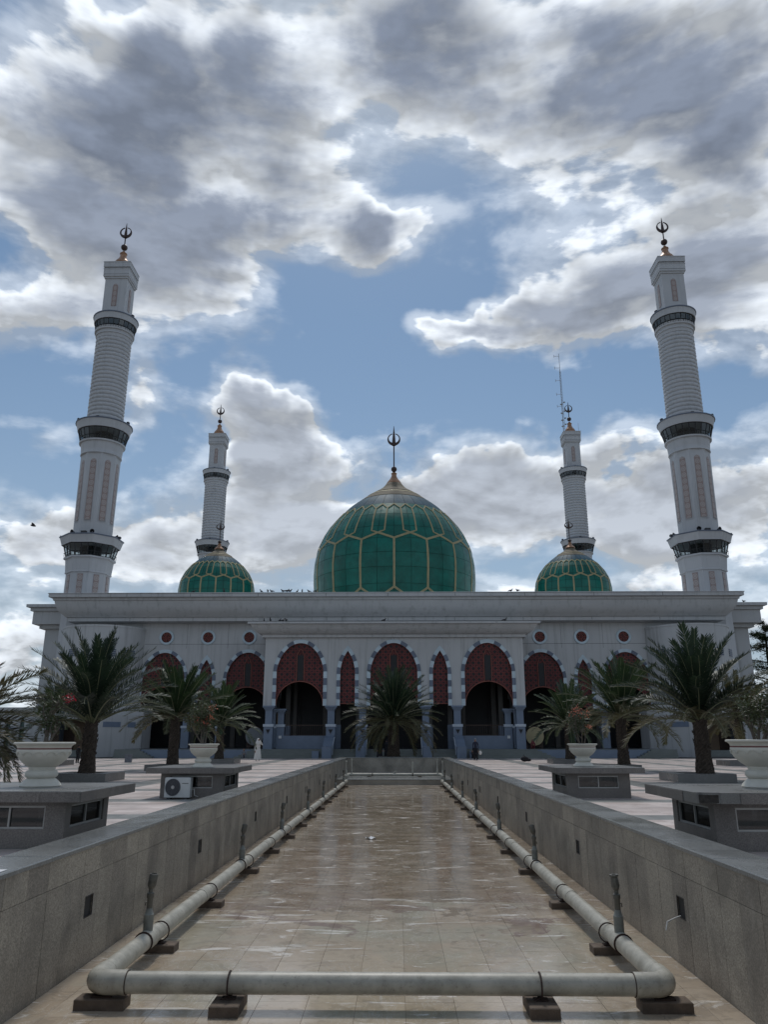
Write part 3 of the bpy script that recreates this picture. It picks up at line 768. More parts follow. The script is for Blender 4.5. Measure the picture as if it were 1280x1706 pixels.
# ---- stair drums at the corners
def ring_wall(cx, cy, r, z0, z1, a0, a1, n, T=.3):
    mb = MB(); vs = []
    for i in range(n + 1):
        a = a0 + (a1 - a0) * i / n
        for rr in (r, r - T):
            for z in (z0, z1): vs.append((cx + rr * math.cos(a), cy + rr * math.sin(a), z))
    fs = []
    for i in range(n):
        p, q = i * 4, (i + 1) * 4
        fs += [(p, q, q + 1, p + 1), (p + 2, p + 3, q + 3, q + 2), (p + 1, q + 1, q + 3, p + 3), (p, p + 2, q + 2, q)]
    fs += [(0, 1, 3, 2), (n * 4, n * 4 + 2, n * 4 + 3, n * 4 + 1)]
    mb.add(vs, fs); return mb
for sx in (-1, 1):
    cx, cy, r = sx * 30.95, 83.2, 4.35
    mb = ring_wall(cx, cy, r, 3.75, 12.75, R(180), R(360), 40)
    mb.lathe([(r - .02, 12.749), (r + .05, 12.75), (r + .05, 12.95), (r - .35, 12.96)], 48, (cx, cy, 0))
    mb.obj('stair_drum', WHITE, mosque, smooth=40)
    m = MB()
    pts = [(cx + (r - .02) * math.cos(R(a)), cy + (r - .02) * math.sin(R(a))) for a in range(180, 361, 6)]
    m.prism(pts, 3.6, 3.74); m.obj('drum_soffit', WHITE, mosque)
    # vents
    for az in (215, 245, 297, 325):
        vt = MB()
        a = R(az if sx < 0 else 180 + 360 - az)
        for k in range(4):
            vt.box(-.55, .55, -.06, .0, 9.75 + k * .2, 9.9 + k * .2)
        vt.xf(Matrix.Translation((cx, cy, 0)) @ Matrix.Rotation(a + PI / 2, 4, 'Z') @ Matrix.Translation((0, -(r - .02), 0)))
        vt.obj('vent_louvre', VGREY, mosque)
    # wedge wall and recess below
    m = MB()
    P3 = [(sx * 28.1, 75.4), (sx * 25.2, 79.8), (sx * 25.2, 82.69), (sx * 30.4, 82.69), (sx * 30.4, 79.6)]
    if sx < 0: P3 = P3[::-1]
    P3 = P3 if sx < 0 else P3
    def ccw(p):
        A = sum(p[i][0] * p[(i + 1) % len(p)][1] - p[(i + 1) % len(p)][0] * p[i][1] for i in range(len(p)))
        return p if A > 0 else p[::-1]
    m.prism(ccw(P3), 0.0, 3.9); m.prism(ccw([(sx * 27.6, 77.4), (sx * 25.2, 80.0), (sx * 25.2, 82.69), (sx * 28.4, 82.69)]), 3.9, 4.9)
    m.obj('stair_wedge_wall', WHITE, mosque)
    # windows in the wedge
    p0 = Vector((sx * 28.1, 75.4, 0)); p1 = Vector((sx * 25.2, 79.8, 0)); p2 = Vector((sx * 30.4, 79.6, 0))
    def facewin(a_, b_, f0, f1, z0, z1):
        d = (b_ - a_); nrm = Vector((d.y, -d.x, 0)).normalized()
        if nrm.y > 0: nrm = -nrm
        A = a_ + d * f0; B = a_ + d * f1; mb = MB()
        q = [A + nrm * .03, B + nrm * .03, B - nrm * .1, A - nrm * .1]
        mb.prism(ccw([(v_.x, v_.y) for v_ in q]), z0, z1); return mb.obj('blue_panel', BLUE, mosque)
    facewin(p0, p1, .12, .50, 2.75, 3.25); facewin(p0, p1, .66, .84, 2.75, 3.25); facewin(p0, p2, .28, .42, 2.1, 2.5)
    m = MB(); m.box(min(sx * 30.4, sx * 35.2), max(sx * 30.4, sx * 35.2), 83.0, 83.2, 0, 3.6); m.obj('recess_wall', PAVD, mosque)
    m = MB(); m.box(min(sx * 33.2, sx * 34.3), max(sx * 33.2, sx * 34.3), 82.9, 82.99, .5, 3.0); m.obj('recess_door', WOODD, mosque)
    m = MB(); m.prism(ccw([(sx * 33.9, 80.0), (sx * 35.4, 82.0), (sx * 35.6, 84.5), (sx * 34.6, 84.5)]), 0, 3.6); m.obj('drum_pier', WHITE, mosque)
    m = MB(); m.prism(ccw([(sx * 33.9, 79.7), (sx * 34.15, 79.7), (sx * 34.9, 84.5), (sx * 34.5, 84.5)]), 0.01, 3.58); m.obj('pier_edge', BLUE, mosque)
    for k in range(4):      # low steps into the recess
        m = MB(); m.box(min(sx * 29.6, sx * 34.0), max(sx * 29.6, sx * 34.0), 78.4 + k * .35, 82.9, k * .15, (k + 1) * .15); m.obj('recess_step', STEP, mosque)
    m = MB(); m.tube([(sx * 29.2, 76.9, 1.2), (sx * 30.3, 78.9, 1.75)], .035, 6); m.obj('recess_handrail', BLACKM, mosque)
# ---- arch surrounds (ring of voussoirs), screens
def arch_set(cx, kd, Y):
    a, s, t, sb = AD[kd]
    path = arch_path(kd, a, s, t, WBOT)
    L = [0.0]
    for p, q in zip(path, path[1:]): L.append(L[-1] + math.hypot(q[0] - p[0], q[1] - p[1]))
    tot = L[-1]; nb = 11 if kd == 'wide' else 9
    wdt = .34
    def at(l):
        l = max(0, min(tot, l))
        for i in range(len(L) - 1):
            if L[i + 1] >= l or i == len(L) - 2:
                f = (l - L[i]) / max(1e-6, L[i + 1] - L[i]); p, q = path[i], path[i + 1]
                x = p[0] + (q[0] - p[0]) * f; z = p[1] + (q[1] - p[1]) * f
                i0 = max(0, i - 1); i1 = min(len(path) - 1, i + 2)
                dx_, dz_ = path[i1][0] - path[i0][0], path[i1][1] - path[i0][1]; h = math.hypot(dx_, dz_)
                nx, nz = -dz_ / h, dx_ / h
                return x, z, nx, nz
    ring = MB().obj('arch_ring', VLIGHT, mosque)
    rb = MB()    # thin edge moulding round the screen
    pl = [at(tot * k / 40)[:2] for k in range(41)]
    pr = [(-p[0], p[1]) for p in pl[::-1]][1:]
    rb.tube([(cx + p[0], Y - .03, p[1]) for p in pl + pr], .035, 5); rb.obj('ring_moulding', LFRAME, ring)
    for side in (-1, 1):
        for k in range(nb):
            l0, l1 = tot * (k + .0) / nb, tot * (k + 1) / nb
            grey = k % 2 == 1
            gp = .006; top = k == nb - 1
            if top and side == 1: continue
            vs = []; ns = 5
            seq = [l0 + gp + (l1 - (0 if top else gp) - l0 - gp) * i / (ns - 1) for i in range(ns)]
            pts = [at(l) for l in seq]
            if top:
                x, z, nx, nz = pts[-1]; pts[-1] = (0, t, 0, 1.0 if kd == 'wide' else 1.45)
                pts = pts + [(-p[0], p[1], -p[2], p[3]) for p in pts[:-1][::-1]]
            proud = .09 if grey else .06
            inner = [(cx - side * -1 * 0 + (p[0] if side < 0 else -p[0]) , p[1]) for p in pts]
            outer = [((p[0] + p[2] * wdt if side < 0 else -(p[0] + p[2] * wdt)) + cx, p[1] + p[3] * wdt) for p in pts]
            n = len(pts); fs = []
            for (lst, y) in ((inner, Y - proud), (outer, Y - proud), (inner, Y + .05), (outer, Y + .05)):
                vs += [(q[0], y, q[1]) for q in lst]
            for i in range(n - 1):
                fs += [(i, i + 1, n + i + 1, n + i), (n + i, n + i + 1, 3 * n + i + 1, 3 * n + i), (2 * n + i, 2 * n + i + 1, i + 1, i)]
            fs += [(0, n, 3 * n, 2 * n), (n - 1, 2 * n - 1 + 0, 4 * n - 1, 3 * n - 1)]
            fs = [f for f in fs]
            v_ = MB(); v_.add(vs, fs); v_.obj('voussoir', VGREY if grey else VLIGHT, ring)
    # carved screen
    sm = MB(); n = 32; Ys = Y + .16
    xs = [-a * math.cos(PI * i / n) for i in range(n + 1)]
    def low(x):
        if kd == 'lancet': return sb
        q = min(1, abs(x) / (a - .0)); return WBOT + .1 + (sb - WBOT - .1) * math.sqrt(max(0, 1 - q * q))
    for i in range(n):
        A, B = xs[i] + cx, xs[i + 1] + cx
        la, lb = low(xs[i]), low(xs[i + 1]); ha, hb_ = archz(kd, a, s, t, xs[i]), archz(kd, a, s, t, xs[i + 1])
        sm.add([(A, Ys, la), (B, Ys, lb), (B, Ys, hb_), (A, Ys, ha), (A, Ys + .08, la), (B, Ys + .08, lb), (B, Ys + .08, hb_), (A, Ys + .08, ha)],
               [(0, 1, 2, 3), (5, 4, 7, 6), (4, 5, 1, 0)])
    scr = sm.obj('lattice_screen', LATT, mosque)
    fr = MB()
    if kd == 'wide':
        fr.tube([(cx + x, Ys - .03, low(x)) for x in [-a * math.cos(PI * i / 40) for i in range(41)]], .055, 5)
        hw = .36; zt = t - .55; zb = sb + .0
        arc = [(-hw, zb), (-hw, zt - .55), (-hw * .55, zt - .3), (-hw * .5, zt - .15), (0, zt), (hw * .5, zt - .15), (hw * .55, zt - .3), (hw, zt - .55), (hw, zb)]
        fr.tube([(cx + p[0], Ys - .04, p[1]) for p in arc], .045, 5)
    else:
        fr.tube([(cx - a, Ys - .03, sb), (cx + a, Ys - .03, sb)], .05, 5)
    fr.obj('screen_frame', LFRAME, scr)
    if kd == 'wide':
        dk = MB(); dk.box(cx - .29, cx + .29, Ys - .03, Ys - .002, sb + .12, t - 1.15); dk.obj('screen_slot', DARKI, scr)
for (cx, kd) in PORT_OP: arch_set(cx, kd, PORT_Y)
for (cx, kd) in MAIN_OP: arch_set(cx, kd, MAIN_Y)
# round windows
for cx in (-24.3, -19.85, -15.45, 15.45, 19.85, 24.3):
    m = MB(); M = Matrix.Translation((cx, MAIN_Y, 12.06)) @ Matrix.Rotation(R(90), 4, 'X')
    m.lathe([(.55, -.02), (.55, .08), (.62, .12), (.76, .12), (.8, .06), (.8, -.02)], 28, caps=False); m.xf(M); rw = m.obj('round_window', VLIGHT, mosque, smooth=30)
    m = MB(); m.lathe([(.56, .0), (.56, .05), (.0, .05)], 24); m.xf(M); m.obj('rosette', LATT, rw)
    m = MB()
    for rr in (.18, .4):
        m.tube([(rr * math.cos(2 * PI * i / 24), rr * math.sin(2 * PI * i / 24), .06) for i in range(25)], .025, 5)
    for k in range(8):
        a = PI * k / 4; m.tube([(.18 * math.cos(a), .18 * math.sin(a), .06), (.5 * math.cos(a), .5 * math.sin(a), .06)], .02, 4)
    m.xf(M); m.obj('rosette_bars', LFRAME, rw)
# ---- pillars
def pillar(cx, w_, Y, pedestal=True, tri=True, ztop=4.64, behind=False):
    m = MB(); h = w_ / 2
    m.box(cx - h, cx + h, Y + .02, Y + .02 + w_, 2.98, ztop - .42)
    # flared capital
    for (e, z0, z1) in ((.05, ztop - .42, ztop - .3), (.14, ztop - .3, ztop - .16), (.24, ztop - .16, ztop - .002)):
        m.box(cx - h - e, cx + h + e, Y + .02 - e, Y + .02 + w_ + e * .5, z0, z1)
    p = m.obj('pillar', BLUE, mosque)
    m = MB(); m.box(cx - h - .1, cx + h + .1, Y - .08, Y + .1 + w_, FLOORZ if not behind else FLOORZ, 2.74); m.obj('pedestal', BLUE, p)
    m = MB(); m.box(cx - h - .16, cx + h + .16, Y - .14, Y + .15 + w_, 2.742, 2.975); m.obj('pale_band', BLUEL, p)
    if tri:
        m = MB(); yb = Y - .08
        m.prism_y([(cx, 2.05), (cx + .24, 2.55), (cx - .24, 2.55)], yb - .03, yb + .01); m.obj('triangle_ornament', VGREY, p)
        p2 = MB(); p2.prism_y([(cx, 2.12), (cx + .19, 2.5), (cx - .19, 2.5)], yb - .045, yb - .031); p2.obj('triangle_inlay', DARKI, p)
    return p
for cx in (-11.72, -5.9, -2.95, 2.95, 5.9, 11.72): pillar(cx, .64 if abs(cx) > 3 else .62, PORT_Y)
for cx in (-10.75, 10.75):
    p = pillar(cx, .55, PORT_Y + 1.2, tri=False, ztop=4.4)
    m = MB(); m.box(cx - .14, cx + .14, PORT_Y + 1.09, PORT_Y + 1.118, 1.7, 1.95); m.obj('notice_plate', PAPER, p)
for cx in (-27.3, -22.0 + .35, -18.0 - .1, -12.6, 12.6, 18.1, 21.65, 27.3):
    pillar(cx, .6, MAIN_Y, tri=False)
for (x0, x1) in ((-12.25, -11.2), (11.2, 12.25)):
    pass
# beige jambs seen beside the columns
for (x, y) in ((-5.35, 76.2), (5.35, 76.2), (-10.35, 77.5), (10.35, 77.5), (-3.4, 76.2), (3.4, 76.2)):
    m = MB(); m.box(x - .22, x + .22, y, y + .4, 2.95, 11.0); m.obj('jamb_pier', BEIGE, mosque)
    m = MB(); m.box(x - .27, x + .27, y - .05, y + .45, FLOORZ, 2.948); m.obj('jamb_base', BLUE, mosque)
# low walls and railings in the side bays
for cx in (-8.45, 8.45):
    m = MB(); m.box(cx - 2.15, cx + 2.15, 75.6, 75.85, FLOORZ, 1.95); lw = m.obj('parapet_wall', BLUE, mosque)
    m = MB(); m.box(cx - 2.15, cx + 2.15, 75.68, 75.76, 2.86, 2.94); m.box(cx - 2.15, cx + 2.15, 75.68, 75.76, 1.97, 2.02)
    for i in range(22): m.box(cx - 2.1 + i * .2 - .015, cx - 2.1 + i * .2 + .015, 75.7, 75.74, 2.02, 2.86)
    m.obj('parapet_railing', WOODD, lw)
m = MB(); m.box(-1.2, -.45, 81.0, 81.2, 2.0, 3.1); m.obj('blue_notice_board', simple('notice_blue', (.05, .09, .11), .4, .2, 3), mosque)
# ---- podium, steps, stair cheek walls
m = MB(); m.box(-25.2, 25.2, 73.1, 90.3, -.04, FLOORZ - .03); m.obj('podium', BLUE, mosque)
m = MB(); m.box(-25.2, 25.2, 73.08, 90.3, FLOORZ - .03, FLOORZ); m.obj('podium_paving', STEP, mosque)
m = MB(); m.box(-25.1, 25.1, 75.0, 90.2, FLOORZ, FLOORZ + .01); m.obj('arcade_floor', simple('dark_tile', (.04, .045, .05), .4, .2, 2), mosque)
for k in range(5):
    d = .32 * (4 - k); z0 = .152 * k
    m = MB(); m.box(-12.9 - d, 12.9 + d, 73.06 - d - .32, 73.079, z0, z0 + .151); m.obj('entrance_step', STEP, mosque)
for sx in (-1, 1):
    for k in range(5):
        m = MB(); d = .3 * (4 - k); m.box(min(sx * 25.3, sx * (23.0 - d)), max(sx * 25.3, sx * (23.0 - d)), 72.75 - d * .2, 73.07, .152 * k, .152 * k + .15); m.obj('side_step', STEP, mosque)
for cx in (-5.95, -2.95, 2.95, 5.95):
    w2 = .42
    m = MB(); m.prism_x([(71.1, 0), (74.4, 0), (74.4, 1.95), (73.3, 1.62), (71.9, 1.03), (71.1, .98)], cx - w2, cx + w2)
    ck = m.obj('stair_cheek', BLUE, mosque)
    m = MB(); sgn = -1 if cx < 0 else 1
    xx = cx - sgn * (w2 + .08)
    m.tube([(xx, 71.4, .3), (xx, 71.6, 1.0), (xx, 73.3, 1.75), (xx, 74.2, 1.8)], .035, 6); m.obj('handrail', BLUEL, ck)
for sx in (-1, 1):
    m = MB(); m.box(sx * 6.95 - .3, sx * 6.95 + .3, 71.2, 71.9, 0.0, .62); m.obj('blue_box', BLUE, mosque)
# drum-ends (large prayer drums)
for sx, mt, lb in ((-1, DRUMG, 'large round prayer drum with grey skin, left of the portico'), (1, DRUMS, 'large round prayer drum with tan skin, right of the portico')):
    t = thing('prayer_drum', lb, 'drum', (sx * 13.45, 77.2, FLOORZ), 0, 'prayer drums beside the portico')
    m = MB(); m.lathe([(.86, 0), (.92, .12), (.8, 1.0), (.72, 1.9), (.72, 2.0)], 32); m.xf(Matrix.Translation((0, 0, 1.15)) @ Matrix.Rotation(R(-90), 4, 'X'))
    m.obj('drum_shell', WOODD, t, smooth=30)
    m = MB(); m.lathe([(.0, -.02), (.84, -.02), (.86, .01)], 32, caps=False); m.xf(Matrix.Translation((0, 0, 1.15)) @ Matrix.Rotation(R(-90), 4, 'X'))
    m.obj('drum_skin', mt, t)
    m = MB()
    for y in (.4, 1.5):
        m = MB(); m.box(-.8, -.68, y, y + .1, 0, 1.2); m.box(.68, .8, y, y + .1, 0, 1.2); m.box(-.68, .68, y, y + .1, .18, .28)
        m.obj('drum_stand', WOODD, t)

# ---- domes
PROF = [(15.6, 10.0), (18, 10.75), (20, 11.02), (21.5, 11.12), (23.1, 11.22), (25.2, 11.07), (27.3, 10.5), (29.5, 9.39), (31.7, 7.59), (32.9, 6.42), (34, 5), (35.1, 3.5), (36.2, 1.79), (37.1, 1.02)]
def interp(tab, z):
    if z <= tab[0][0]: return tab[0][1]
    for i in range(len(tab) - 1):
        a_, b_ = tab[i], tab[i + 1]
        if z <= b_[0]:
            # Catmull-Rom for a smooth outline
            p0 = tab[max(0, i - 1)]; p3 = tab[min(len(tab) - 1, i + 2)]
            h = b_[0] - a_[0]; s = (z - a_[0]) / h
            m0 = (b_[1] - p0[1]) / (b_[0] - p0[0]) * h; m1 = (p3[1] - a_[1]) / (p3[0] - a_[0]) * h
            return (2 * s ** 3 - 3 * s * s + 1) * a_[1] + (s ** 3 - 2 * s * s + s) * m0 + (-2 * s ** 3 + 3 * s * s) * b_[1] + (s ** 3 - s * s) * m1
    return tab[-1][1]
def crescent(mb, c, R_, mi=None):
    """upright crescent ring, thick below, open towards the top"""
    vs = []; fs = []; n = 36
    for i in range(n + 1):
        a = R(90) + R(14) + (2 * PI - R(28)) * i / n
        k = .5 - .5 * math.sin(a)                      # 1 at the bottom
        ro = R_; ri = R_ * (1 - .10 - .24 * k)
        for rr in (ro, ri):
            for y in (-.06 - .05 * k, .06 + .05 * k): vs.append((c[0] + rr * math.cos(a), c[1] + y, c[2] + rr * math.sin(a) - (0 if rr == ro else R_ * -.06 * k)))
    for i in range(n):
        p, q = i * 4, i * 4 + 4
        fs += [(p, q, q + 1, p + 1), (p + 2, p + 3, q + 3, q + 2), (p, p + 2, q + 2, q), (p + 1, q + 1, q + 3, p + 3)]
    mb.add(vs, fs, mi)
def finial_mesh(kind):
    m = MB()
    if kind == 'dome':      # z measured from the cone tip
        m.lathe([(1.08, 0), (1.1, .08), (.98, .3), (.62, .75), (.4, 1.15), (.34, 1.5), (.42, 1.56), (.42, 1.66), (.3, 1.72), (.2, 1.85)], 24, mi=0)
        m.ball((0, 0, 2.3), .42, 16, mi=1); m.tube([(0, 0, 2.6), (0, 0, 6.1)], .09, 8, mi=1)
        m.tube([(0, 0, 6.0), (0, 0, 7.0), (0, 0, 9.1)], [.3, .22, .02], 8, mi=1); crescent(m, (0, 0, 6.95), .95, 1)
    else:
        m.lathe([(.98, 0), (.98, .55), (1.04, .6), (1.02, .7), (.86, 1.0), (.6, 1.3), (.42, 1.7), (.38, 2.1), (.46, 2.15), (.46, 2.25), (.3, 2.32), (.16, 2.6)], 20, mi=0)
        m.ball((0, 0, 3.2), .42, 14, mi=1); m.tube([(0, 0, 3.5), (0, 0, 4.8)], .08, 8, mi=1)
        m.tube([(0, 0, 4.7), (0, 0, 5.5), (0, 0, 6.9)], [.24, .17, .02], 8, mi=1); crescent(m, (0, 0, 5.45), .78, 1)
    return m.mesh('finial', [GOLD, BRONZE], 40)
FIN_D, FIN_M = finial_mesh('dome'), finial_mesh('minaret')
def dome(name, cx, cy, tab, k, lab, off):
    """k = size relative to the great dome; z of great-dome features mapped by zm"""
    zb = tab[0][0]
    zm = (lambda z: z) if k == 1 else (lambda z: 18.6 + (z - 23.1) * k)
    rr = lambda z: interp(tab, z)
    d = MB(); n = 96
    ring = [(rr(zb + (zm(36.9) - zb) * i / 50) - .05 * k - .02, zb + (zm(36.9) - zb) * i / 50) for i in range(51)]
    d.lathe(ring, n, (cx, cy, 0)); dm = d.obj(name, DJOINT, mosque, smooth='all', label=lab)
    S = lambda az, z, o=0.0: Vector((cx + (rr(z) + o) * math.sin(R(az)), cy - (rr(z) + o) * math.cos(R(az)), z))
    topg = zm(31.9)
    if k == 1: rows = [15.9, 18.2, 20.35, 22.45, 24.35, 26.3, 28.05, 30.0, 31.9]
    else: rows = [zm(q) for q in (20.5, 22.9, 25.2, 27.2, 29.6, 31.9)]
    rows = [q for q in rows if q >= zb]
    ng = 32
    for a, b_ in zip(rows, rows[1:]):
        pm = MB(); nu, nv = 3, 4; vs = []; fs = []; gz = .022 * (1 if k == 1 else .8)
        for j in range(nv + 1):
            z = a + gz + (b_ - a - 2 * gz) * j / nv; ga = math.degrees(.022 / rr(z)) * (1 if k == 1 else .8)
            for i in range(nu + 1):
                az = -5.625 + ga + (11.25 - 2 * ga) * i / nu
                vs.append((rr(z) * math.sin(R(az)), -rr(z) * math.cos(R(az)), z))
        for j in range(nv):
            for i in range(nu):
                p = j * (nu + 1) + i; fs.append((p, p + 1, p + nu + 2, p + nu + 1))
        pm.add(vs, fs); me = pm.mesh('dome_panel', GREEN, 'all')
        for g_ in range(ng): mkobj('dome_panel', me, dm, (cx, cy, 0), R((g_ + .5) * 11.25 + 5.625 * 0))
    # crown: pale blue panels, ring, tan cone
    for (za, zc, mt, nn, o) in ((31.9, 33.75, DBLUE, 'crown_panel', .0), (33.77, 34.75, DTAN, 'crown_collar', .0), (34.76, 34.95, DRIB, 'crown_ring', .05), (34.96, 36.98, DTAN, 'crown_cone', .0)):
        if nn == 'crown_panel':
            pm = MB(); vs = []; fs = []
            for j in range(6):
                z = zm(za + (zc - za) * j / 5); ga = math.degrees(.02 / rr(z))
                for i in range(3):
                    az = -5.625 + ga + (11.25 - 2 * ga) * i / 2; vs.append((rr(z) * math.sin(R(az)), -rr(z) * math.cos(R(az)), z))
            for j in range(5):
                for i in range(2): p = j * 3 + i; fs.append((p, p + 1, p + 4, p + 3))
            pm.add(vs, fs); me = pm.mesh('crown_panel', DBLUE, 'all')
            for g_ in range(ng): mkobj('crown_panel', me, dm, (cx, cy, 0), R((g_ + .5) * 11.25))
        else:
            pm = MB(); pm.lathe([(rr(zm(za)) - .02, zm(za))] + [(rr(zm(za + (zc - za) * q_ / 6)) + o, zm(za + (zc - za) * q_ / 6)) for q_ in range(7)] + [(rr(zm(zc)) - .02, zm(zc))], 48, (cx, cy, 0), caps=False); pm.obj(nn, mt, dm, smooth='all')
    # ribs: raised cream bands laid over the surface
    W_ = .135 * (1 if k == 1 else .62); H_ = .07 * (1 if k == 1 else .8)
    def band(poly, wd=W_):
        mb = MB(); pts = []
        for (a0, z0), (a1, z1) in zip(poly, poly[1:]):
            seg = max(2, int(max(abs(a1 - a0) / 2.5, abs(z1 - z0) / (1.0 * k + .2))))
            for i in range(seg): pts.append((a0 + (a1 - a0) * i / seg, z0 + (z1 - z0) * i / seg))
        pts.append(poly[-1]); vs = []; fs = []
        for i, (az, z) in enumerate(pts):
            p = S(az, z); q0 = S(*pts[max(0, i - 1)]); q1 = S(*pts[min(len(pts) - 1, i + 1)])
            t_ = (q1 - q0).normalized()
            e = .05; nz_ = (S(az, z + e) - S(az, z - e)).normalized(); na = (S(az + .2, z) - S(az - .2, z)).normalized(); nn_ = na.cross(nz_).normalized()
            s_ = t_.cross(nn_).normalized()
            for (u_, h_) in ((-1, -.02), (-.92, 1), (-.22, 1), (-.12, .45), (.12, .45), (.22, 1), (.92, 1), (1, -.02)): vs.append(p + s_ * (wd * u_) + nn_ * (H_ * h_))
        for i in range(len(pts) - 1):
            for j in range(7): a_ = i * 8 + j; fs.append((a_, a_ + 8, a_ + 9, a_ + 1))
        mb.add(vs, fs); return mb
    Z = {'v0': zm(19.9), 'split': zm(26.2), 'j': zm(27.02), 'c': zm(27.35), 't0': zm(31.0), 't1': zm(31.75), 'b': max(zb, zm(18.4))}
    for g_ in range(16):
        A = g_ * 22.5 + off
        if k == 1:
            mb = band([(A, Z['v0']), (A, Z['split'])]); mb.obj('dome_rib', DRIB, dm, smooth=40)
            for s_ in (-1, 1): band([(A, Z['v0']), (A + s_ * 11.25, Z['b'])]).obj('dome_rib', DRIB, dm, smooth=40)
        else: band([(A, rows[0]), (A, Z['split'])]).obj('dome_rib', DRIB, dm, smooth=40)
        for s_ in (-1, 1): band([(A, Z['split']), (A + s_ * 11.25, Z['j'])]).obj('dome_rib', DRIB, dm, smooth=40)
        for s_ in (-1, 1):
            B = A + 11.25
            band([(B, Z['j']), (B + s_ * 4.6, Z['c']), (B + s_ * 5.3, Z['t0']), (B, Z['t1'])], W_ * .72).obj('dome_rib', DRIB, dm, smooth=40)
            band([(A + s_ * 5.4, Z['t0']), (A, Z['t1'])], W_ * .6).obj('dome_rib', DRIB, dm, smooth=40)
    zt = zm(36.95)
    f = mkobj('dome_finial', FIN_D, dm, (cx, cy, zt))
    if k != 1: f.scale = (.56, .56, .42)
    return dm
dome('great_dome', 0, 106, PROF, 1, 'great onion dome of green panels with cream ribs', 0)
kk = 4.54 / 11.22
tabs = [(18.6 + (z - 23.1) * kk, r_ * kk) for z, r_ in PROF]
kz = kk
dome('small_dome', -21.7, 93, tabs, kk, 'small green dome on the left', 11.25)
dome('small_dome', 21.7, 93, tabs, kk, 'small green dome on the right', 11.25)

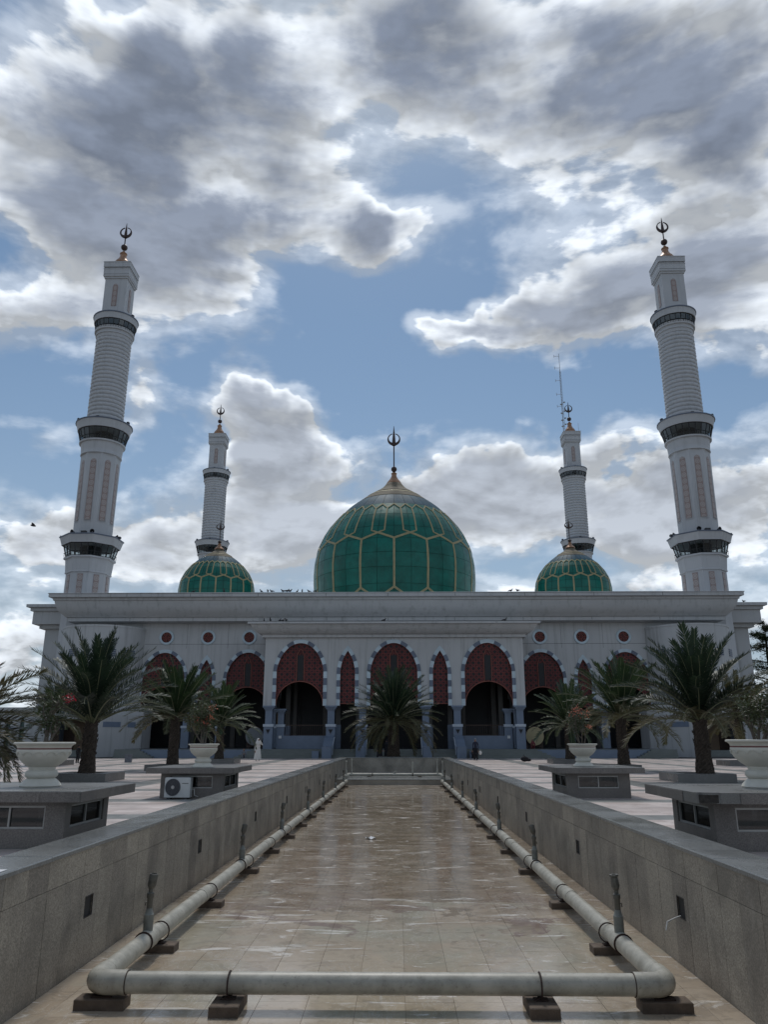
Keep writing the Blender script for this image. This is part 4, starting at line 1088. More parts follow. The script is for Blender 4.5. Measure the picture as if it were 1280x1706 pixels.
# ================================================================== MINARETS
def build_minaret(lab, loc):
    t = thing('minaret', lab, 'minaret', loc, 0, 'minarets of the mosque')
    o8 = PI / 8
    def sec(name, prof, n, mt=WHITE2, a0=o8, sm=False): m = MB(); m.lathe(prof, n, mi=0, a0=a0); return m.obj(name, mt, t, smooth=sm)
    k8 = 1.0
    sec('lower_shaft', [(2.42 * k8, 0), (2.38 * k8, 19.55)], 8)
    def balcony(z0, r0, rw0, rw1, rp0, rp1, zl, zw0, zw1, zt, n, collar0):
        """collar from collar0 (z) to zl; window band zw0..zw1; parapet up to zt"""
        a0 = o8 if n == 8 else 0; kf = k8 if n == 8 else 1
        b_ = MB(); b_.lathe([(r0 * kf, collar0), ((r0 + .1) * kf, collar0 + .02), ((r0 + .1) * kf, collar0 + .14), ((r0 + .06) * kf, collar0 + .2), (r0 * 1.04 * kf, collar0 + .6), ((rw0 - .22) * kf, zl - .12), ((rw0 - .02) * kf, zl - .1), (rw0 * kf, zl + .08), ((rw0 - .1) * kf, zw0)], n, a0=a0)
        bal = b_.obj('balcony', WHITE2, t, smooth=(False if n == 8 else 40))
        m = MB(); m.lathe([((rw1 - .12) * kf, zw1 + .001), (rp0 * kf, zw1), (rp0 * kf, zw1 + .12), (rp1 * kf, zt - .08), ((rp1 + .03) * kf, zt - .06), ((rp1 + .03) * kf, zt), ((rp1 - .25) * kf, zt + .01)], n, a0=a0)
        m.obj('parapet', WHITE2, bal, smooth=(False if n == 8 else 40))
        m = MB(); m.lathe([((rp1 + .031) * kf, zt - .1), ((rp1 + .08) * kf, zt - .09), ((rp1 + .08) * kf, zt + .03), ((rp1 - .1) * kf, zt + .04)], n, a0=a0); m.obj('parapet_rim', VGREY, bal)
        # core and panes
        m = MB(); m.lathe([(r0 * .5, zw0 - .02), (r0 * .5, zw1 + .02)], 12); m.obj('core', BLACKM, bal)
        npan = 24
        for i in range(npan):
            a = 2 * PI * (i + .5) / npan
            def rad(a_, r_):
                if n != 8: return r_
                q = (a_ % (PI / 4)); return r_ * k8 * math.cos(PI / 8) / math.cos((a_ + PI / 8) % (PI / 4) - PI / 8)
            vs = []
            for (z, r_) in ((zw0 + .02, rw0 - .16), (zw1 - .0, rw1 - .08)):
                for s_ in (-.47, .47):
                    aa = 2 * PI * (i + .5 + s_) / npan; q = rad(aa, r_); vs.append((q * math.cos(aa), q * math.sin(aa), z))
            m = MB(); m.add(vs, [(0, 1, 3, 2)]); m.obj('window_pane', MATS['tower_glass'], bal)
        m = MB()
        for i in range(npan):
            aa = 2 * PI * i / npan
            q0, q1 = rad(aa, rw0 - .14), rad(aa, rw1 - .06)
            m.tube([(q0 * math.cos(aa), q0 * math.sin(aa), zw0), (q1 * math.cos(aa), q1 * math.sin(aa), zw1)], .055, 4)
            a1 = 2 * PI * (i + .5) / npan; p0 = rad(a1, rw0 - .08); m.tube([(p0 * math.cos(a1), p0 * math.sin(a1), zw0), (p0 * math.cos(a1) * 1.02, p0 * math.sin(a1) * 1.02, zw0 + .36)], .03, 4)
        for (fz, w_) in ((.35, .035), (.02, .05), (.97, .05)):
            z = zw0 + (zw1 - zw0) * fz; r_ = (rw0 - .12) + (rw1 - rw0 + .06) * fz
            m.tube([(rad(2 * PI * i / 48, r_) * math.cos(2 * PI * i / 48), rad(2 * PI * i / 48, r_) * math.sin(2 * PI * i / 48), z) for i in range(49)], w_, 4)
        m.obj('window_frame', BLACKM, bal)
        return bal
    balcony(0, 2.42, 2.84, 3.16, 3.22, 3.46, 21.25, 21.33, 22.75, 23.7, 8, 19.5)
    sec('middle_shaft', [(2.14 * k8, 23.6), (2.24 * k8, 33.75)], 8)
    balcony(0, 2.24, 2.64, 2.92, 2.97, 3.2, 35.25, 35.33, 36.75, 37.75, 32, 33.7)
    # ribbed round shaft
    ribs = [(2.05, 37.7)]; z = 38.0
    m = MB(); m.lathe([(1.97, 37.7), (1.97, 48.9), (2.08, 49.0), (2.12, 50.0), (2.3, 50.15), (2.33, 50.3), (2.2, 50.35)], 40); rs = m.obj('ribbed_shaft', WHITE2, t, smooth=40)
    rm = MB(); n = 72; vs = []; prof = [(1.96, 0), (2.04, .03), (2.10, .2), (2.08, .40), (2.0, .47), (1.96, .5)]
    for (r_, zz) in prof:
        for i in range(n):
            a = 2 * PI * i / n; q = r_ + (.018 * (1 if i % 4 < 2 else -1) if 1.97 < r_ else 0); zo = .04 * math.sin(a * 18) if zz > .02 and zz < .48 else 0
            vs.append((q * math.cos(a), q * math.sin(a), zz + zo))
    fs = [(k * n + i, k * n + (i + 1) % n, (k + 1) * n + (i + 1) % n, (k + 1) * n + i) for k in range(len(prof) - 1) for i in range(n)]
    rm.add(vs, fs); rme = rm.mesh('rib_ring', WHITE2, 'all')
    for i in range(21): mkobj('rib_ring', rme, rs, (0, 0, 38.15 + i * .515), R(i * 7))
    balcony(0, 2.1, 2.38, 2.5, 2.55, 2.64, 50.0, 50.05, 51.2, 52.05, 32, 49.4)
    # square top tower
    m = MB(); m.box(-1.38, 1.38, -1.38, 1.38, 51.9, 57.3); tw = m.obj('square_turret', WHITE2, t)
    for k in range(4):
        m = MB(); pts = [(-.32, 53.4), (.32, 53.4), (.32, 56.1), (.26, 56.35), (.14, 56.5), (0, 56.56), (-.14, 56.5), (-.26, 56.35), (-.32, 56.1)]
        m.prism_y(pts, -1.43, -1.37); m.xf(Matrix.Rotation(k * PI / 2, 4, 'Z')); m.obj('ornament_panel', ORN, tw)
    m = MB()
    for (h, z0, z1) in ((1.5, 57.3, 57.55), (1.62, 57.55, 57.8), (1.52, 57.8, 57.86), (1.62, 57.86, 58.55), (1.66, 58.55, 58.65), (1.5, 58.65, 58.85), (1.68, 58.85, 59.5), (1.72, 59.5, 59.62)):
        m.box(-h, h, -h, h, z0, z1)
    m.obj('turret_cap', WHITE2, t)
    mkobj('finial', FIN_M, t, (0, 0, 59.6))
    # inlaid ornament strips on the octagon faces
    for (r_, z0, z1, hw, arch, sh) in ((2.40 * .924, 16.0, 19.3, .30, False, 0), (2.20 * .924, 25.6, 33.0, .34, True, 0)):
        for k in range(8):
            for s_ in (-.0,):
                a = k * PI / 4
                ap = r_
                m = MB()
                if arch: pts = [(-hw, z0), (hw, z0), (hw, z1 - .35), (hw * .7, z1 - .12), (0, z1), (-hw * .7, z1 - .12), (-hw, z1 - .35)]
                else: pts = [(-hw, z0), (hw, z0), (hw, z1), (-hw, z1)]
                m.prism_y(pts, -ap - .045, -ap + .15); m.xf(Matrix.Rotation(a, 4, 'Z')); m.obj('ornament_strip', ORN, t)
                if arch:
                    m = MB(); h2 = hw + .13
                    pp = [(-h2, z0 - .15), (-h2, z1 - .3), (-h2 * .7, z1), (0, z1 + .14), (h2 * .7, z1), (h2, z1 - .3), (h2, z0 - .15), (-h2, z0 - .15)]
                    m.tube([(p[0], -ap - .02, p[1]) for p in pp], .022, 4); m.xf(Matrix.Rotation(a, 4, 'Z')); m.obj('strip_border', LEDGE, t)
    # loudspeakers and lamps on the balconies
    def horn(a, r_, z, s=1.0):
        m = MB(); m.lathe([(.06, 0), (.1, .2), (.3, .5), (.34, .55), (.3, .52), (.05, .15)], 14, caps=False); m.xf(Matrix.Translation((r_ * math.sin(a), -r_ * math.cos(a), z)) @ Matrix.Rotation(a, 4, 'Z') @ Matrix.Rotation(R(92), 4, 'X') @ Matrix.Scale(s, 4)); m.obj('loudspeaker', BLACKM, t, smooth=40)
    for a in (-.5, .1 + .25, PI / 2, PI, -PI / 2): horn(a, 2.5, 24.05, .75)
    m = MB(); m.box(-.28, .28, -2.75, -2.3, 23.75, 24.1); m.obj('floodlight', BLACKM, t)
    for (a, r_, z) in ((-.9, 3.1, 37.8), (0.05, 2.6, 37.85), (1.35, 3.15, 37.8), (2.6, 3.1, 37.8), (.0, 2.0, 52.1), (1.2, 2.55, 52.1), (-1.3, 3.35, 23.7), (1.45, 3.35, 23.7)):
        m = MB(); m.box(-.17, .17, -.12, .12, 0, .25); m.xf(Matrix.Translation((r_ * math.sin(a), -r_ * math.cos(a), z)) @ Matrix.Rotation(a, 4, 'Z')); m.obj('floodlight', BLACKM, t)
    return t
tgm, tt, tbb = mat('tower_glass')
_g = tt.n('ShaderNodeBsdfGlossy'); _g.inputs[0].default_value = (.8, .85, .9, 1); _g.inputs[1].default_value = .05
_t = tt.n('ShaderNodeBsdfTransparent'); _t.inputs[0].default_value = (.55, .6, .62, 1)
_m = tt.n('ShaderNodeMixShader'); _m.inputs[0].default_value = .07
tt.l(_t.outputs[0], _m.inputs[1]); tt.l(_g.outputs[0], _m.inputs[2]); tt.l(_m.outputs[0], tgm.node_tree.nodes['Material Output'].inputs[0])
mn = build_minaret('tall white minaret at the front left corner of the mosque', (-34.84, 86, 0))
dup(mn, (34.84, 86, 0), 0, 'tall white minaret at the front right corner of the mosque', (-1, 1, 1))
dup(mn, (-34.95, 143, 0), 0, 'distant minaret behind the small dome on the left')
rr_ = dup(mn, (34.8, 143, 0), 0, 'distant minaret behind the small dome on the right, with an antenna mast on top', (-1, 1, 1))
# antenna mast
m = MB(); x, y, z0, z1 = 1.35, -.9, 59.6, 76.8
for (a, b_) in ((-.18, -.1), (.18, -.1), (0, .2)): m.tube([(x + a, y + b_, z0), (x + a * .6, y + b_ * .6, z1 - 4)], .035, 4)
m.tube([(x, y, z1 - 4.2), (x, y, z1)], .05, 5)
k = 0; z = z0
while z < z1 - 4.5:
    m.tube([(x - .17, y - .1, z), (x + .17, y - .1, z + .6)], .02, 3); m.tube([(x + .17, y - .1, z + .6), (x, y + .19, z + 1.2)], .02, 3); z += .6
for q in (z1 - .6, z1 - 3.2, z1 - 6.0, z1 - 9.0, z1 - 11.6): m.tube([(x, y, q), (x + 1.0, y, q)], .04, 4); m.tube([(x + 1.0, y, q - .3), (x + 1.0, y, q + .3)], .04, 4)
for q in (60.6, 61.9, 63.4, 65.3): m.lathe([(.05, 0), (.3, .2)], 10, (x + .25, y - .3, q)); m.lathe([(.05, 0), (.25, .2)], 10, (x - .35, y - .2, q + .5))
m.obj('antenna_mast', MAST, rr_)
m = MB(); m.tube([(-1.4, -1.3, 59.6), (-1.4, -1.3, 61.4)], .03, 4); m.obj('lightning_rod', MAST, rr_)

# ================================================================== ANNEX ARCADES at the sides
def annex(sx, lab):
    t = thing('side_arcade', lab, 'building', (sx * 50, 87, 0), 0, 'low arcades flanking the mosque')
    m = MB(); m.box(-10.4, 10.4, .6, 7, 0, 3.9); m.obj('hall_block', DGLASS, t)
    m = MB(); m.box(-10.5, 10.5, -.3, 7.3, 4.6, 5.0); m.obj('roof_slab', WHITE, t)
    m = MB()
    for i in range(14):
        x = -10.1 + i * 1.55
        m = MB(); m.box(x - .5, x + .5, 0, .4, 0, 3.0)
        m.obj('arcade_column', WHITE, t)
        if i < 13:
            hm = MB(); n = 10
            for j in range(n):
                a0, a1 = -.275 + .55 * j / n, -.275 + .55 * (j + 1) / n
                h0, h1 = 3.0 + 1.1 * math.sqrt(max(0, 1 - abs(a0) / .275)), 3.0 + 1.1 * math.sqrt(max(0, 1 - abs(a1) / .275))
                A, B = x + .775 + a0, x + .775 + a1
                hm.add([(A, 0, h0), (B, 0, h1), (B, 0, 4.6), (A, 0, 4.6), (A, .4, h0), (B, .4, h1)], [(0, 1, 2, 3), (4, 5, 1, 0)])
            hm.obj('arch_head', WHITE, t)
            m = MB(); m.box(x + .5, x + 1.05, .25, .3, .9, 4.2); m.obj('arcade_glass', GGLASS, t)
        m = MB(); m.box(x - .5, x + .5, .0, .4, 3.0, 4.6); m.obj('column_head', WHITE, t)
    m = MB(); m.box(-10.4, 10.4, -.05, -.002, 2.75, 2.9); m.obj('string_course', VGREY, t)
    m = MB(); m.tube([(-10.3, -2.0, 1.0), (10.3, -2.0, 1.0)], .04, 5); m.tube([(-10.3, -2.0, .5), (10.3, -2.0, .5)], .03, 5)
    for i in range(18): m.tube([(-10.3 + i * 1.2, -2, 0), (-10.3 + i * 1.2, -2, 1.0)], .03, 4)
    m.obj('railing', BLACKM, t)
annex(-1, 'low grey arcade with green glass behind the left palms'); annex(1, 'low grey arcade behind the right palms')

# ================================================================== KIOSKS (granite light wells on the plaza)
KB, KT = .655, .80
def kiosk(lab, x0, x1, y0, y1, broken=None, sidewin=True):
    """x0 is the edge nearest the pool"""
    cx, cy = (x0 + x1) / 2, (y0 + y1) / 2; hx, hy = abs(x1 - x0) / 2, (y1 - y0) / 2
    t = thing('light_well', lab, 'light well', (cx, cy, 0), 0, 'granite light wells beside the pool')
    m = MB()
    if broken:
        e = .14; sx = broken
        p = [(-hx, -hy), (hx, -hy), (hx, hy), (-hx, hy)]
        # one corner knocked off
        if sx < 0: pts = [(-hx + .32, -hy), (hx, -hy), (hx, hy), (-hx, hy), (-hx, -hy + .05), (-hx + .1, -hy + .11), (-hx + .2, -hy + .08)]
        m.prism(pts, KB, KT)
    else: bevbox(m, -hx, hx, -hy, hy, KB, KT, .008)
    m.obj('roof_slab', GR_SLAB, t)
    if broken:
        m = MB(); m.prism([(-hx + .03, -hy + .07), (-hx + .12, -hy + .03), (-hx + .3, -hy + .02), (-hx + .34, -hy + .2), (-hx + .05, -hy + .25)], KB + .012, KT - .03); m.obj('broken_corner', DIRTY, t)
        m = MB(); m.prism([(-hx + .0, -hy + .13), (-hx + .12, -hy + .02), (-hx + .3, -hy + .0), (-hx + .28, -hy + .12), (-hx + .12, -hy + .18)], KT - .028, KT + .004); m.obj('loose_chip', GR_SLAB, t)
    n_ = 4
    for sy in (-1, 1):
        for i in range(n_):
            a0 = -hx + .004 + (2 * hx - .008) * i / n_; a1 = -hx + .004 + (2 * hx - .008) * (i + 1) / n_
            if broken and i == 0 and sy < 0: continue
            m = MB(); m.box(a0 + .002, a1 - .002, min(sy * hy, sy * (hy + .012)), max(sy * hy, sy * (hy + .012)), KB - .003, KT - .01); m.obj('fascia_panel', GR_KIOSK, t)
    for sx_ in (-1, 1):
        for i in range(n_):
            a0 = -hy + .004 + (2 * hy - .008) * i / n_; a1 = -hy + .004 + (2 * hy - .008) * (i + 1) / n_
            if broken and i == 0 and sx_ < 0: continue
            m = MB(); m.box(min(sx_ * hx, sx_ * (hx + .012)), max(sx_ * hx, sx_ * (hx + .012)), a0 + .002, a1 - .002, KB - .003, KT - .01); m.obj('fascia_panel', GR_KIOSK, t)
    o = .32; bx, by = hx - o, hy - o; T = .16; zw0, zw1 = .26, .58
    pl = MB(); pw = .30
    # plinth, corner piers, lintel as a hollow box
    for (a, b_, c, d, z0, z1, nm) in ((-bx, bx, -by, -by + T, 0, zw0, 'plinth'), (-bx, bx, by - T, by, 0, zw0, 'plinth'), (-bx, -bx + T, -by + T, by - T, 0, zw0, 'plinth'), (bx - T, bx, -by + T, by - T, 0, zw0, 'plinth'),
                                  (-bx, bx, -by, -by + T, zw1, KB - .001, 'lintel'), (-bx, bx, by - T, by, zw1, KB - .001, 'lintel'), (-bx, -bx + T, -by + T, by - T, zw1, KB - .001, 'lintel'), (bx - T, bx, -by + T, by - T, zw1, KB - .001, 'lintel')):
        m = MB(); m.box(a, b_, c, d, z0, z1); m.obj(nm, GR_KIOSK, t)
    for sx in (-1, 1):
        for sy in (-1, 1):
            m = MB(); xa, xb = (bx - pw, bx) if sx > 0 else (-bx, -bx + pw); ya, yb = (by - pw * .7, by) if sy > 0 else (-by, -by + pw * .7)
            m.box(xa, xb, ya, yb, zw0, zw1); m.obj('corner_pier', GR_KIOSK, t)
    m = MB(); m.box(-bx + T, bx - T, -by + T, by - T, .002, .02); m.obj('shaft_floor', DARKI, t)
    def window(p0, p1, axis, pos):
        f = MB(); e = .028; d = .03
        def bx_(a, b_, z0, z1):
            if axis == 'x': f.box(a, b_, pos - d, pos + d, z0, z1)
            else: f.box(pos - d, pos + d, a, b_, z0, z1)
        mid = (p0 + p1) / 2
        bx_(p0, p1, zw0, zw0 + e); bx_(p0, p1, zw1 - e, zw1); bx_(p0, p0 + e, zw0 + e, zw1 - e); bx_(p1 - e, p1, zw0 + e, zw1 - e); bx_(mid - e / 2, mid + e / 2, zw0 + e, zw1 - e)
        fr = f.obj('window_frame', ALU, t)
        for (a, b_) in ((p0 + e, mid - e / 2), (mid + e / 2, p1 - e)):
            g_ = MB()
            if axis == 'x': g_.box(a, b_, pos - .004, pos + .004, zw0 + e, zw1 - e)
            else: g_.box(pos - .004, pos + .004, a, b_, zw0 + e, zw1 - e)
            g_.obj('window_pane', KGLASS, fr)
    window(-bx + pw, bx - pw, 'x', -by + .06); window(-bx + pw, bx - pw, 'x', by - .06)
    window(-by + pw * .7, by - pw * .7, 'y', -bx + .06); window(-by + pw * .7, by - pw * .7, 'y', bx - .06)
    # things faintly seen inside: partition leaves
    m = MB(); m.box(-bx + .3, -bx + .9, -.02, .02, .02, .5); m.box(bx - .62, bx - .2, -.3, -.26, .02, .52); m.obj('inner_partition', DARKI, t)
    return t
k1 = kiosk('near left granite light well carrying a large white pot, cut by the photo edge', -4.28, -6.6, 11.75, 14.15)
k2 = kiosk('left light well with an air conditioner standing in front', -4.14, -6.5, 21.9, 24.6)
k3 = kiosk('near right granite light well with one broken slab corner', 4.48, 6.8, 11.55, 13.95, broken=-1)
k4 = kiosk('right light well standing before a slim palm, with no air conditioner', 4.60, 6.95, 22.1, 24.9)
# air conditioner
t = thing('air_conditioner', 'white outdoor air conditioner with round black fan, under the left light well slab', 'air conditioner', (-5.62, 22.0, 0)); t.scale = (.86, .86, .92)
m = MB(); bevbox(m, -.4, .4, -.14, .14, .05, .60, .02); m.obj('casing', ACW, t)
m = MB(); m.box(-.32, -.22, -.12, .12, 0, .05); m.box(.22, .32, -.12, .12, 0, .05); m.obj('feet', BLACKM, t)
Mf = Matrix.Translation((-.14, -.141, .33)) @ Matrix.Rotation(R(90), 4, 'X')
m = MB(); m.lathe([(.235, -.0), (.235, .012), (.0, .012)], 32, caps=False); m.xf(Mf); fan = m.obj('fan_opening', BLACKM, t)
m = MB()
for q in (.06, .09, .12, .15, .18, .21, .235): m.tube([(q * math.cos(2 * PI * i / 28), q * math.sin(2 * PI * i / 28), .02) for i in range(29)], .004, 4)
m.xf(Mf); m.obj('fan_grille', CLG, fan)
m = MB(); m.lathe([(.05, .015), (.05, .03), (.0, .032)], 16, caps=False); m.xf(Mf); m.obj('fan_hub', ALU, fan)
m = MB(); m.box(.14, .34, -.146, -.1405, .43, .445); m.obj('name_strip', BLACKM, t)
m = MB(); m.tube([(.4, .0, .25), (.5, -.02, .28), (.52, -.02, .1), (.6, .1, .06)], .012, 5); m.obj('pipe_stub', ACW, t)

# ================================================================== POTS
def pot(lab, x, y, s, flower, seed, dens_=1.0):
    t = thing('plant_pot', lab, 'plant pot', (x, y, KT), 0, 'white urn pots on the light wells'); S_ = s
    def L_(pr): return [(a * S_, b * S_) for a, b in pr]
    m = MB(); m.lathe(L_([(.30, 0), (.31, .015), (.29, .05), (.25, .09), (.215, .12), (.20, .125)]), 40); m.obj('foot', POT, t, smooth=35)
    m = MB(); vs = []; n = 64; pr = L_([(.20, .125), (.225, .14), (.24, .17), (.235, .21), (.215, .235), (.19, .25), (.2, .27), (.2, .29)])
    for j, (r_, z) in enumerate(pr):
        for i in range(n):
            q = r_ + (.006 * S_ * math.cos(i * 2 * PI * 32 / n) if 1 < j < 5 else 0); a = 2 * PI * i / n; vs.append((q * math.cos(a), q * math.sin(a), z))
    m.add(vs, [(k * n + i, k * n + (i + 1) % n, (k + 1) * n + (i + 1) % n, (k + 1) * n + i) for k in range(len(pr) - 1) for i in range(n)]); m.obj('fluted_neck', POT, t, smooth=60)
    m = MB(); m.lathe(L_([(.2, .29), (.22, .30), (.28, .34), (.345, .40), (.385, .46), (.40, .51), (.405, .54), (.40, .555)]), 48); m.obj('bowl', POT, t, smooth=50)
    m = MB()
    for i in range(14):      # scalloped petals on the bowl
        a = 2 * PI * i / 14
        arc = []
        for j in range(9):
            u_ = -1 + j / 4; z = .515 - .05 * abs(u_) ** 3; rr__ = .406 - .01 * abs(u_) ** 3; aa = a + u_ * .19
            arc.append((rr__ * S_ * math.cos(aa), rr__ * S_ * math.sin(aa), z * S_))
        m.tube(arc, .006 * S_, 4)
    m.obj('petal_relief', POT, t)
    m = MB(); m.lathe(L_([(.398, .5555), (.40, .557), (.40, .572), (.39, .573)]), 48); m.obj('red_line', POTRED, t, smooth=30)
    m = MB(); m.lathe(L_([(.395, .5735), (.40, .58), (.405, .60), (.43, .625), (.455, .635), (.46, .645), (.455, .66), (.44, .665), (.40, .655), (.38, .64), (.37, .60), (.37, .58)]), 48, caps=False); m.obj('rim', POT, t, smooth=50)
    m = MB(); m.lathe(L_([(.36, .60), (.375, .63), (.0, .64)]), 32, caps=False); m.obj('soil', SOIL, t)
    # plant as its own thing
    r2 = random.Random(seed)
    pl = thing('potted_shrub', flower[1], 'shrub', (x, y, KT + .64 * S_), 0, 'flowering shrubs in the white pots')
    br = MB(); lf = MB(); fl = MB(); tips = []
    def grow(p, d, L__, r_, lvl):
        pts = [p]; dd = Vector(d)
        for i in range(5):
            dd = (dd + Vector((r2.uniform(-.22, .22), r2.uniform(-.22, .22), r2.uniform(-.02, .15)))).normalized(); pts.append(pts[-1] + dd * L__ / 5)
        br.tube(pts, [r_ * (1 - .12 * i) for i in range(6)], 5)
        if lvl < 2:
            for i in range(3 if lvl == 0 else 3):
                q = pts[r2.randint(2, 5)]; nd = (dd + Vector((r2.uniform(-1, 1), r2.uniform(-1, 1), r2.uniform(-.1, .7)))).normalized(); grow(q, nd, L__ * r2.uniform(.5, .75), r_ * .55, lvl + 1)
        else: pass
        for q in pts[2 if lvl else 4:]: tips.append(q)
    for i in range(flower[2]): a = r2.uniform(0, 2 * PI); grow(Vector((.04 * math.cos(a), .04 * math.sin(a), -.05)), (math.cos(a) * .45, math.sin(a) * .45, 1), flower[3] * r2.uniform(.7, 1), .022, 0)
    def leafc(mb, c, s_, el=1.6):
        a = Vector((r2.uniform(-1, 1), r2.uniform(-1, 1), r2.uniform(-.6, .6))).normalized(); b_ = a.cross(Vector((r2.uniform(-1, 1), r2.uniform(-1, 1), r2.uniform(-1, 1)))).normalized()
        c = Vector(c); mb.add([c, c + a * s_ * el * .5 + b_ * s_ * .4, c + a * s_ * el, c + a * s_ * el * .5 - b_ * s_ * .4], [(0, 1, 2, 3)])
    for q in tips:
        for i in range(int(6 * dens_)): leafc(lf, q + Vector((r2.gauss(0, .05), r2.gauss(0, .05), r2.gauss(0, .05))), r2.uniform(.025, .045))
    br.obj('branches', TWIG, pl); stuffpart(lf.obj('foliage', SHRUB, pl))
    mx_ = sorted(tips, key=lambda q: -q.z)
    for (fx, fz, fr, nf) in flower[4]:
        c = min(tips, key=lambda q: (q.x - fx) ** 2 + (q.z - fz) ** 2)
        fl = MB()
        for i in range(nf): leafc(fl, c + Vector((r2.gauss(0, fr), r2.gauss(0, fr), r2.gauss(0, fr * .8))), r2.uniform(.03, .05), 1.1)
        stuffpart(fl.obj('flower_cluster', flower[0], pl))
    return t
pot('large white urn pot on the near left light well', -5.43, 13.0, 1.02, (FLOWR, 'thin twiggy shrub with one red bloom, in the near left pot', 4, .52, [(.45, .55, .045, 50)]), 3, .55)
pot('small-looking white urn pot beside the air conditioner well', -5.1, 22.4, .93, (FLOWO, 'dark shrub with coral and pink flowers, in the far left pot', 5, .8, [(.1, 1.0, .07, 55), (-.25, .7, .06, 40), (.3, .75, .05, 30), (0, .6, .05, 30)]), 11, 1.6)
pot('large white urn pot on the near right light well with broken corner', 6.02, 12.9, 1.08, (FLOWR, 'loose twiggy shrub without flowers, in the near right pot', 6, .55, []), 23, .9)
pot('small-looking white urn pot on the far right light well', 5.62, 23.4, .93, (FLOWO, 'leaning shrub with scattered coral flowers, in the far right pot', 4, .8, [(-.2, .9, .09, 50), (.25, .9, .08, 40), (.4, .55, .05, 35), (0, 1.0, .07, 40)]), 31, 1.3)

# ================================================================== PLANTERS and PALMS
def planter(lab, cx, cy, h=.30, s=2.2):
    t = thing('planter', lab, 'planter', (cx, cy, 0), 0, 'square granite planters at the palm feet')
    hx = s / 2; T = .45
    for (a, b_, c, d) in ((-hx, hx, -hx, -hx + T), (-hx, hx, hx - T, hx), (-hx, -hx + T, -hx + T, hx - T), (hx - T, hx, -hx + T, hx - T)):
        m = MB(); bevbox(m, a, b_, c, d, -.01, h, .008); m.obj('planter_side', GR_SLAB, t)
    m = MB(); m.box(-hx + T, hx - T, -hx + T, hx - T, 0, h - .06); m.obj('soil', SOIL, t)
FR_CACHE = {}
def frond_mesh(key, L_, droop, mt, seed, leaflet=.34, npair=50):
    if key in FR_CACHE: return FR_CACHE[key]
    r2 = random.Random(seed); m = MB(); n = 16; pts = []
    # rachis: starts along +x/up; curves over with 'droop'
    p = Vector((0, 0, 0)); ang = 0.0; P_ = [p.copy()]; T_ = []
    for i in range(n):
        ang = -droop * (i / n) ** 1.5
        d = Vector((math.cos(ang), 0, math.sin(ang))); p = p + d * L_ / n; P_.append(p.copy())
    m.tube(P_, [.035 * (1 - .8 * i / n) for i in range(n + 1)], 5, mi=1)
    for k in range(npair):
        f = .14 + .85 * k / npair; i = min(n - 1, int(f * n)); q = P_[i].lerp(P_[i + 1], f * n - i); t_ = (P_[i + 1] - P_[i]).normalized()
        ll = leaflet * 1.22 * (math.sin(PI * min(1, (f - .05) * 1.0)) ** .5) * r2.uniform(.85, 1.1); ll = max(.1, ll)
        up = Vector((0, 1, 0)).cross(t_) * -1
        for s_ in (-1, 1):
            fw = .50 + .40 * f + r2.uniform(-.12, .12); vv = r2.uniform(.05, .55)
            d = (t_ * fw + Vector((0, s_, 0)) * (1.0 - .45 * f) + up * vv).normalized()
            wdt = .026; mid = q + d * ll * .5 - Vector((0, 0, ll * .03)); end = q + d * ll - Vector((0, 0, ll * r2.uniform(.02, .16)))
            sd_ = d.cross(up).normalized() * wdt
            m.add([q - sd_ * .6, q + sd_ * .6, mid + sd_, end, mid - sd_], [(0, 1, 2, 4), (4, 2, 3)], 0)
    me = m.mesh('frond', [mt, MATS['rachis']]); FR_CACHE[key] = me; return me
simple('rachis', (.17, .18, .10), .6, .2, 6)
